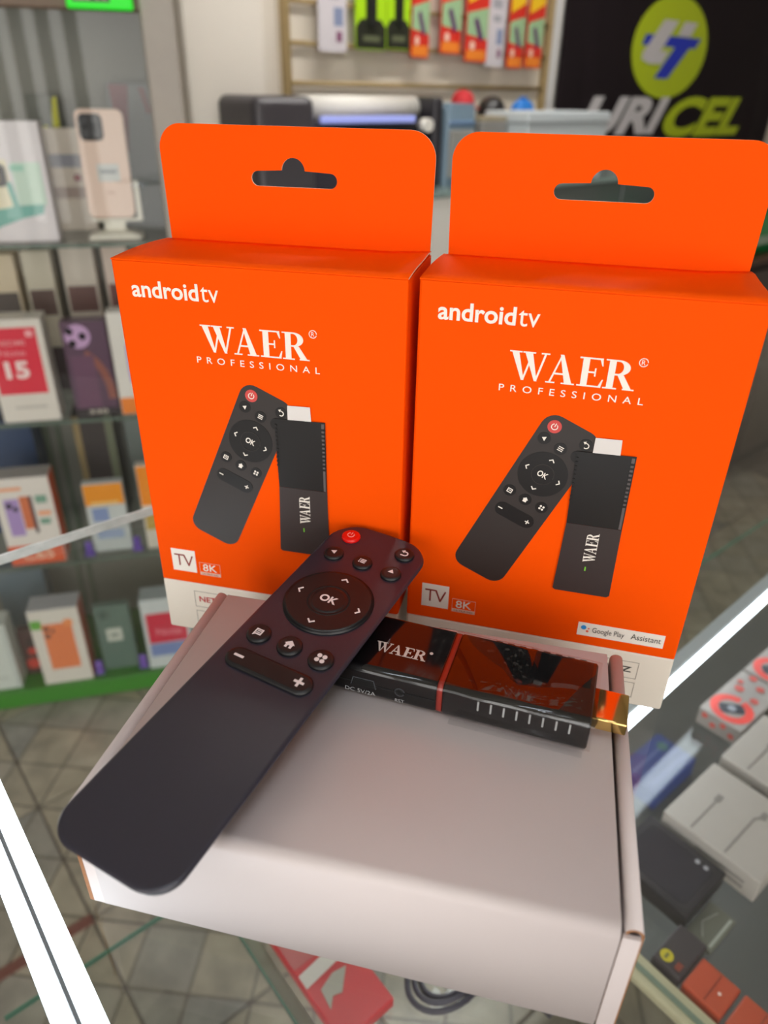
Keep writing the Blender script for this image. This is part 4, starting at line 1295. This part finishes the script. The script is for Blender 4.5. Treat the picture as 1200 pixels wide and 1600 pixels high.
# ------------------------------------------------------------------ back room: wall grid, packs, banner, machines
def wallM(s, z, out=0.0):
    return RM @ Matrix.Translation((s, BACK_V - out, z))


BRASS = mat('brass_wire', rgb(168, 146, 104), 0.4, metal=0.4, var=0.08)
t = thing('display_grid', wallM(0, 0), 'white backed wall rack of brass bars carrying the blister packs', 'wall rack')
bm = bmesh.new()
bm_box(bm, 1.045, 1.955, -0.012, 0.0, -0.2, 1.2, 0, 0.002, 1)
obj('rack_board', bm, mat('rack_board', rgb(220, 210, 194), 0.6, var=0.03, scale=5), t)
for z in (0.075, 0.153, 0.231, 0.309, 0.387, 0.465, 0.543):
    bm = bmesh.new()
    bm_cyl(bm, (1.05, -0.026, z), (1.95, -0.026, z), 0.0055, seg=10)
    obj('bar', bm, BRASS, t)
for x in (1.053, 1.945):
    bm = bmesh.new()
    bm_box(bm, x - 0.007, x + 0.007, -0.036, -0.012, -0.1, 1.1, 0, 0.002, 1)
    obj('upright', bm, BRASS, t)
bm = bmesh.new()
bm_box(bm, 1.957, 1.995, -0.03, 0, -0.2, 1.2, 0, 0.004, 2)
obj('edge_trim', bm, P(216, 214, 212, 0.4), t)


def hang_pack(s0, s1, zb, kind, label, group, out=0.05):
    w, h = s1 - s0, 0.20
    t = thing('blister_pack', wallM((s0 + s1) / 2, zb, out), label, 'blister pack', group)
    cols = {'white': (206, 200, 204), 'lime': (168, 214, 20), 'red': (206, 44, 30)}
    bm = bmesh.new()
    outer = [(x, y) for x, y in rrect(-w / 2, w / 2, 0, h, 0.006)]
    hole = circ(0, h - 0.012, 0.005, 12)
    me = holed_plate(outer, [hole], 0.004)
    bm.free()
    obj('card', me, P(*cols[kind], 0.45), t, FRONT)
    k = w / 0.08
    def D(nm, polys, c, z0):
        decal(nm, [[(x * k, y) for x, y in p] for p in polys], P(*c, 0.45), t, FRONT, t=0.0006, z0=z0)
    if kind == 'white':
        D('grey_print', [rect(-0.02, 0.02, 0.13, 0.15), rect(-0.015, 0.018, 0.10, 0.115)], (160, 158, 165), 0.0041)
        D('colour_print', [rect(0.004, 0.030, 0.05, 0.085)], (130, 140, 170), 0.0041)
        D('ink_spot', [rect(0.010, 0.026, 0.02, 0.04)], (130, 80, 110), 0.0048)
    elif kind == 'lime':
        D('black_foot', [[(-0.039, 0.002), (0.039, 0.002), (0.039, 0.045), (0.026, 0.060), (-0.026, 0.060), (-0.039, 0.045)]], (34, 36, 26), 0.0041)
        D('gadget_window', [rrect(-0.014, 0.014, 0.035, 0.135, 0.006)], (40, 44, 30), 0.0048)
        bm = bmesh.new()
        bm_box(bm, -0.008 * k, 0.008 * k, -0.016, -0.0055, 0.045, 0.12, 0, 0.003, 2)
        obj('gadget', bm, P(24, 26, 26, 0.3), t)
        D('foot_text', [rect(-0.022, 0.022, 0.016, 0.028)], (90, 96, 70), 0.0055)
    else:
        D('yellow_zone', [[(-0.036, 0.125), (0.036, 0.150), (0.036, 0.180), (-0.036, 0.160)]], (236, 190, 30), 0.0041)
        D('green_zone', [[(-0.038, 0.060), (0.038, 0.050), (0.038, 0.120), (-0.038, 0.105)]], (150, 184, 140), 0.0041)
        D('orange_foot', [rect(-0.036, 0.036, 0.004, 0.026)], (232, 130, 40), 0.0041)
        D('gadget_print', [turn([rrect(-0.008, 0.008, -0.026, 0.026, 0.005)], R(28), 0.004, 0.072)[0]], (88, 40, 96), 0.0048)
        D('white_spot', [circ(-0.016, 0.036, 0.010, 12)], (238, 200, 180), 0.0048)
    bm = bmesh.new()
    bm_cyl(bm, (0, -0.012, h - 0.0125), (0, out - 0.0335, h - 0.0125), 0.0022, seg=8)
    obj('hook', bm, BRASS, t)
    return t


hang_pack(1.122, 1.200, 0.294, 'white', 'white blister pack hanging first from the left on the wall rack', 'blister packs on the wall rack')
hang_pack(1.222, 1.312, 0.302, 'lime', 'lime green pack with black foot beside the first white pack', 'blister packs on the wall rack', 0.056)
hang_pack(1.319, 1.392, 0.306, 'lime', 'narrower lime green pack touching the first red and yellow pack', 'blister packs on the wall rack')
hang_pack(1.398, 1.456, 0.291, 'red', 'red and yellow pack hanging right beside the lime packs', 'blister packs on the wall rack')
hang_pack(1.495, 1.566, 0.303, 'red', 'red and yellow pack, second from the lime packs', 'blister packs on the wall rack')
hang_pack(1.572, 1.652, 0.288, 'red', 'red and yellow pack left of the second white pack', 'blister packs on the wall rack', 0.062)
hang_pack(1.660, 1.730, 0.280, 'white', 'white blister pack between the red and yellow packs', 'blister packs on the wall rack')
hang_pack(1.746, 1.808, 0.278, 'red', 'red and yellow pack just right of the second white pack', 'blister packs on the wall rack')
hang_pack(1.814, 1.880, 0.280, 'red', 'red and yellow pack hanging last beside the banner', 'blister packs on the wall rack', 0.056)

# black banner
t = thing('banner', wallM(0, 0), 'black cloth shop banner with round lime emblem and big lettering', 'banner')
bm = bmesh.new()
nx, nz = 60, 30
x0, x1, z0, z1 = 2.005, 3.43, -0.25, 1.15
G = []
for j in range(nz + 1):
    for i in range(nx + 1):
        a, c = i / nx, j / nz
        y = -0.016 - 0.010 * (1 - c) * math.sin(a * 9 + c * 3) * math.exp(-3 * (a - 0.15) ** 2) * (0 if 0.2 < a < 0.86 else 1) - 0.006 * math.sin(a * 23 + 5 * c) * (0 if 0.1 < a < 0.88 else 1)
        G.append(bm.verts.new((x0 + (x1 - x0) * a, y, z0 + (z1 - z0) * c)))
for j in range(nz):
    for i in range(nx):
        q = j * (nx + 1) + i
        bm.faces.new((G[q], G[q + 1], G[q + nx + 2], G[q + nx + 1])).smooth = True
bmesh.ops.solidify(bm, geom=list(bm.faces), thickness=0.002)
obj('cloth', bm, mat('banner_black', rgb(40, 28, 34), 0.75, var=0.12, scale=3), t)
bm = bmesh.new()
bm_cyl(bm, (2.003, -0.02, 1.15), (3.45, -0.02, 1.15), 0.012, seg=12)
obj('rod', bm, ALU, t)
BF = Matrix.Translation((0, -0.021, 0)) @ FRONT
LIME = mat('banner_lime', rgb(182, 200, 18), 0.6)
BWHITE = mat('banner_white', rgb(206, 202, 204), 0.6)
BBLUE = mat('banner_blue', rgb(28, 52, 190), 0.6)
em = decal('emblem', [circ(2.587, 0.357, 0.222, 48, 0.147)], LIME, t, BF, t=0.001)


def nrm(pts):
    return [(2.587 + (x - 738) / 165 * 0.222, 0.357 + (215 - y) / 220 * 0.147) for x, y in pts]


decal('emblem_t', [nrm([(622, 165), (868, 165), (846, 210), (610, 210)]), nrm([(756, 205), (822, 205), (742, 347), (684, 347)])], BBLUE, em, BF, t=0.001, z0=0.0011)
decal('emblem_u', [nrm([(688, 100), (750, 100), (690, 232), (726, 228), (706, 284), (650, 286), (618, 270), (616, 244)]), nrm([(777, 100), (836, 100), (812, 162), (757, 162)])], BWHITE, em, BF, t=0.001, z0=0.0026)
text('lettering_white', 'URI', (2.150, 2.640, 0.100, 0.214), BWHITE, t, BF, off=0.045, shear=0.35, z0=0.0005, t=0.001)
text('lettering_lime', 'CEL', (2.622, 3.165, 0.088, 0.218), LIME, t, BF, off=0.045, shear=0.35, z0=0.0005, t=0.001)

# glass-fronted back counter
BCZ = 0.035
t = thing('back_counter', RM.copy(), 'back counter with grey and white front panels carrying the printer', 'counter')
bm = bmesh.new()
bm_box(bm, 0.70, 3.3, 1.22, 1.463, BCZ - 0.012, BCZ, 0, 0.002, 1)
obj('counter_top', bm, P(120, 138, 134, 0.2), t)
bm = bmesh.new()
bm_box(bm, 0.72, 3.28, 1.27, 1.46, FLOOR, BCZ - 0.012)
obj('counter_body', bm, P(150, 146, 138, 0.6), t)
for i in range(6):
    a = 0.72 + i * 0.385
    bm = bmesh.new()
    bm_box(bm, a + 0.004, a + 0.381, 1.252, 1.269, FLOOR + 0.08, BCZ - 0.013, 0, 0.002, 1)
    o = obj('front_panel', bm, P(236, 232, 224, 0.4) if i == 1 else P(92, 100, 98, 0.25), t)

# wide printer standing on the back counter
t = thing('wide_printer', RM @ Matrix.Translation((0, 1.30, BCZ + 0.0005)), 'wide dark printer with a white roller cover and blue light strip', 'printer')
bm = bmesh.new()
bm_box(bm, 0.772, 0.906, 0, 0.15, 0, 0.174, 0, 0.018, 4)
obj('left_end', bm, P(66, 62, 66, 0.35), t)
bm = bmesh.new()
bm_box(bm, 1.212, 1.238, 0, 0.15, 0, 0.174, 0, 0.008, 3)
obj('right_end', bm, P(40, 38, 44, 0.35), t)
bm = bmesh.new()
bm_box(bm, 0.906, 1.212, 0.02, 0.15, 0, 0.128, 0, 0.004, 2)
obj('chassis', bm, P(48, 44, 54, 0.4), t)
bm = bmesh.new()
bm_cyl(bm, (0.907, 0.07, 0.152), (1.211, 0.07, 0.152), 0.0235, seg=28)
obj('roller_cover', bm, P(226, 222, 214, 0.4), t)
bm = bmesh.new()
bm_box(bm, 0.925, 1.165, 0.008, 0.022, 0.127, 0.140, 0, 0.002, 1)
obj('light_strip', bm, mat('blue_strip', rgb(150, 160, 225), 0.3, emit=(0.35, 0.4, 0.9, 1), estr=0.35), t)
bm = bmesh.new()
bm_cyl(bm, (1.195, -0.002, 0.122), (1.195, 0.02, 0.122), 0.013, seg=18)
obj('knob', bm, P(226, 222, 214, 0.35), t)
decal('slot', [rect(0.92, 1.18, 0.108, 0.122)], P(18, 16, 20, 0.5), t, Matrix.Translation((0, 0.0198, 0)) @ FRONT, t=0.001)

# small machines and goods right of the printer
t = thing('label_machine', RM @ Matrix.Translation((1.294, 1.30, BCZ + 0.0005)), 'blue grey desktop machine right of the printer', 'machine')
bm = bmesh.new()
bm_loft(bm, [[(x, y, z) for x, y in rrect(-0.044 * q, 0.044 * q, 0.0, 0.10, 0.006)] for z, q in ((0, 1), (0.13, 1), (0.150, 0.96), (0.163, 0.85))], smooth=False)
obj('housing', bm, P(120, 142, 158, 0.35), t)
bm = bmesh.new()
bm_box(bm, -0.038, 0.038, -0.008, 0.004, 0.015, 0.112, 0, 0.004, 2)
obj('front_cover', bm, P(138, 138, 134, 0.4), t)
bm = bmesh.new()
bm_box(bm, -0.040, 0.040, -0.004, 0.02, 0.120, 0.130, 0, 0.003, 1)
obj('blue_lip', bm, P(92, 118, 150, 0.35), t)
t = thing('baseball_cap', RM @ Matrix.Translation((1.412, 1.42, BCZ + 0.0005)), 'red cap standing behind the blue grey machine', 'cap')
bm = bmesh.new()
bm_loft(bm, [[(x, y, z) for x, y in circ(0, 0, 0.030 * q, 20)] for z, q in ((0, 0.9), (0.10, 1), (0.155, 1), (0.172, 0.88), (0.184, 0.6), (0.189, 0.2))])
obj('crown', bm, P(190, 34, 42, 0.7), t)
bm = bmesh.new()
bm_loft(bm, [[(x, y, z) for x, y in circ(0, -0.026, 0.026, 20, 0.018)] for z in (0.150, 0.154)])
obj('peak', bm, P(170, 28, 36, 0.7), t)
t = thing('black_helmet', RM @ Matrix.Translation((1.512, 1.42, BCZ + 0.0005)), 'round black dome on the back counter below the blister packs', 'helmet')
bm = bmesh.new()
bm_loft(bm, [[(x, y, z) for x, y in circ(0, 0, 0.038 * q, 24)] for z, q in ((0, 0.85), (0.07, 0.97), (0.125, 1), (0.148, 0.93), (0.164, 0.75), (0.173, 0.45), (0.177, 0.12))])
obj('shell', bm, P(24, 22, 24, 0.3), t)
bm = bmesh.new()
bm_loft(bm, [[(x, y, z) for x, y in circ(0, 0, r, 24)] for r, z in ((0.0385, 0.11), (0.0398, 0.116), (0.0385, 0.122))], caps=False)
obj('rim', bm, P(60, 58, 60, 0.4), t)
t = thing('grey_case', RM @ Matrix.Translation((1.394, 1.29, BCZ + 0.0005)), 'low grey case in front of the black dome', 'case')
bm = bmesh.new()
bm_box(bm, -0.042, 0.042, 0, 0.075, 0, 0.128, 0, 0.006, 3)
obj('case_body', bm, P(128, 126, 122, 0.45), t)
bm = bmesh.new()
bm_box(bm, -0.040, 0.040, 0.002, 0.073, 0.1275, 0.137, 0, 0.003, 2)
obj('case_lid', bm, P(150, 140, 116, 0.45), t)
t = thing('blue_bag', RM @ Matrix.Translation((1.628, 1.42, BCZ + 0.0005)), 'small bright blue bag behind the pale box', 'bag')
bm = bmesh.new()
bm_loft(bm, [[(x, y, z) for x, y in rrect(-0.036 * q, 0.036 * q, -0.022 * q, 0.022 * q, 0.014 * q)] for z, q in ((0, 0.9), (0.08, 1.0), (0.14, 0.95), (0.162, 0.7), (0.170, 0.35))])
obj('bag_body', bm, P(34, 120, 205, 0.5), t)
bm = bmesh.new()
bm_cyl(bm, (0, 0, 0.168), (0, 0, 0.176), 0.008, 0.010, 12)
obj('bag_knot', bm, P(26, 98, 180, 0.5), t)
t = thing('pale_box', RM @ Matrix.Translation((1.585, 1.235, BCZ + 0.0005)), 'large pale grey box covering the start of the banner lettering', 'box')
bm = bmesh.new()
bm_box(bm, -0.145, 0.155, 0, 0.13, 0, 0.125, 0, 0.004, 2)
obj('carton', bm, P(188, 196, 200, 0.5), t)
bm = bmesh.new()
bm_box(bm, -0.149, 0.159, -0.004, 0.134, 0.1255, 0.148, 0, 0.004, 2)
obj('box_lid', bm, P(198, 206, 210, 0.5), t)

# dark side cabinet seen past the right orange box
t = thing('side_cabinet', RM @ Matrix.Translation((2.12, 0.98, FLOOR)), 'dark brown cabinet standing behind the right orange box', 'cabinet')
SH = 0.775
bm = bmesh.new()
bm_box(bm, 0.0, 0.9, 0.02, 0.22, 0.06, SH - 0.02, 0, 0.003, 1)
obj('cabinet_body', bm, P(46, 38, 34, 0.5), t)
bm = bmesh.new()
bm_box(bm, -0.02, 0.92, 0.0, 0.23, SH - 0.02, SH, 0, 0.003, 1)
obj('cabinet_top', bm, P(74, 44, 24, 0.45), t)
bm = bmesh.new()
bm_box(bm, 0.02, 0.88, 0.04, 0.20, 0, 0.06)
obj('plinth', bm, P(30, 28, 28, 0.6), t)
for k in range(3):
    bm = bmesh.new()
    bm_box(bm, 0.01 + k * 0.30, 0.29 + k * 0.30, 0.004, 0.02, 0.08, SH - 0.04, 0, 0.003, 1)
    dr = obj('door', bm, P(52, 42, 38, 0.4), t)
    bm = bmesh.new()
    bm_cyl(bm, (0.26 + k * 0.30, -0.012, SH * 0.55), (0.26 + k * 0.30, 0.004, SH * 0.55), 0.010, seg=12)
    obj('knob', bm, P(150, 170, 40, 0.4) if k == 1 else P(90, 90, 90, 0.4), dr)
t = thing('green_tub', RM @ Matrix.Translation((2.24, 1.08, FLOOR + SH + 0.0005)), 'green plastic tub on the dark brown cabinet', 'tub')
bm = bmesh.new()
bm_loft(bm, [[(x, y, z) for x, y in rrect(-0.12 * q, 0.12 * q, -0.08 * q, 0.08 * q, 0.02)] for z, q in ((0, 0.85), (0.04, 0.92), (0.13, 1.0))])
obj('tub_body', bm, P(20, 132, 70, 0.35), t)
bm = bmesh.new()
bm_loft(bm, [[(x, y, z) for x, y in rrect(-0.126, 0.126, -0.086, 0.086, 0.022)] for z in (0.128, 0.142)])
obj('tub_lid', bm, P(14, 108, 58, 0.35), t)
decal('tub_label', [rect(-0.10, 0.06, 0.030, 0.052)], P(150, 170, 150, 0.4), t, Matrix.Translation((0, -0.0765, 0)) @ FRONT, t=0.002)
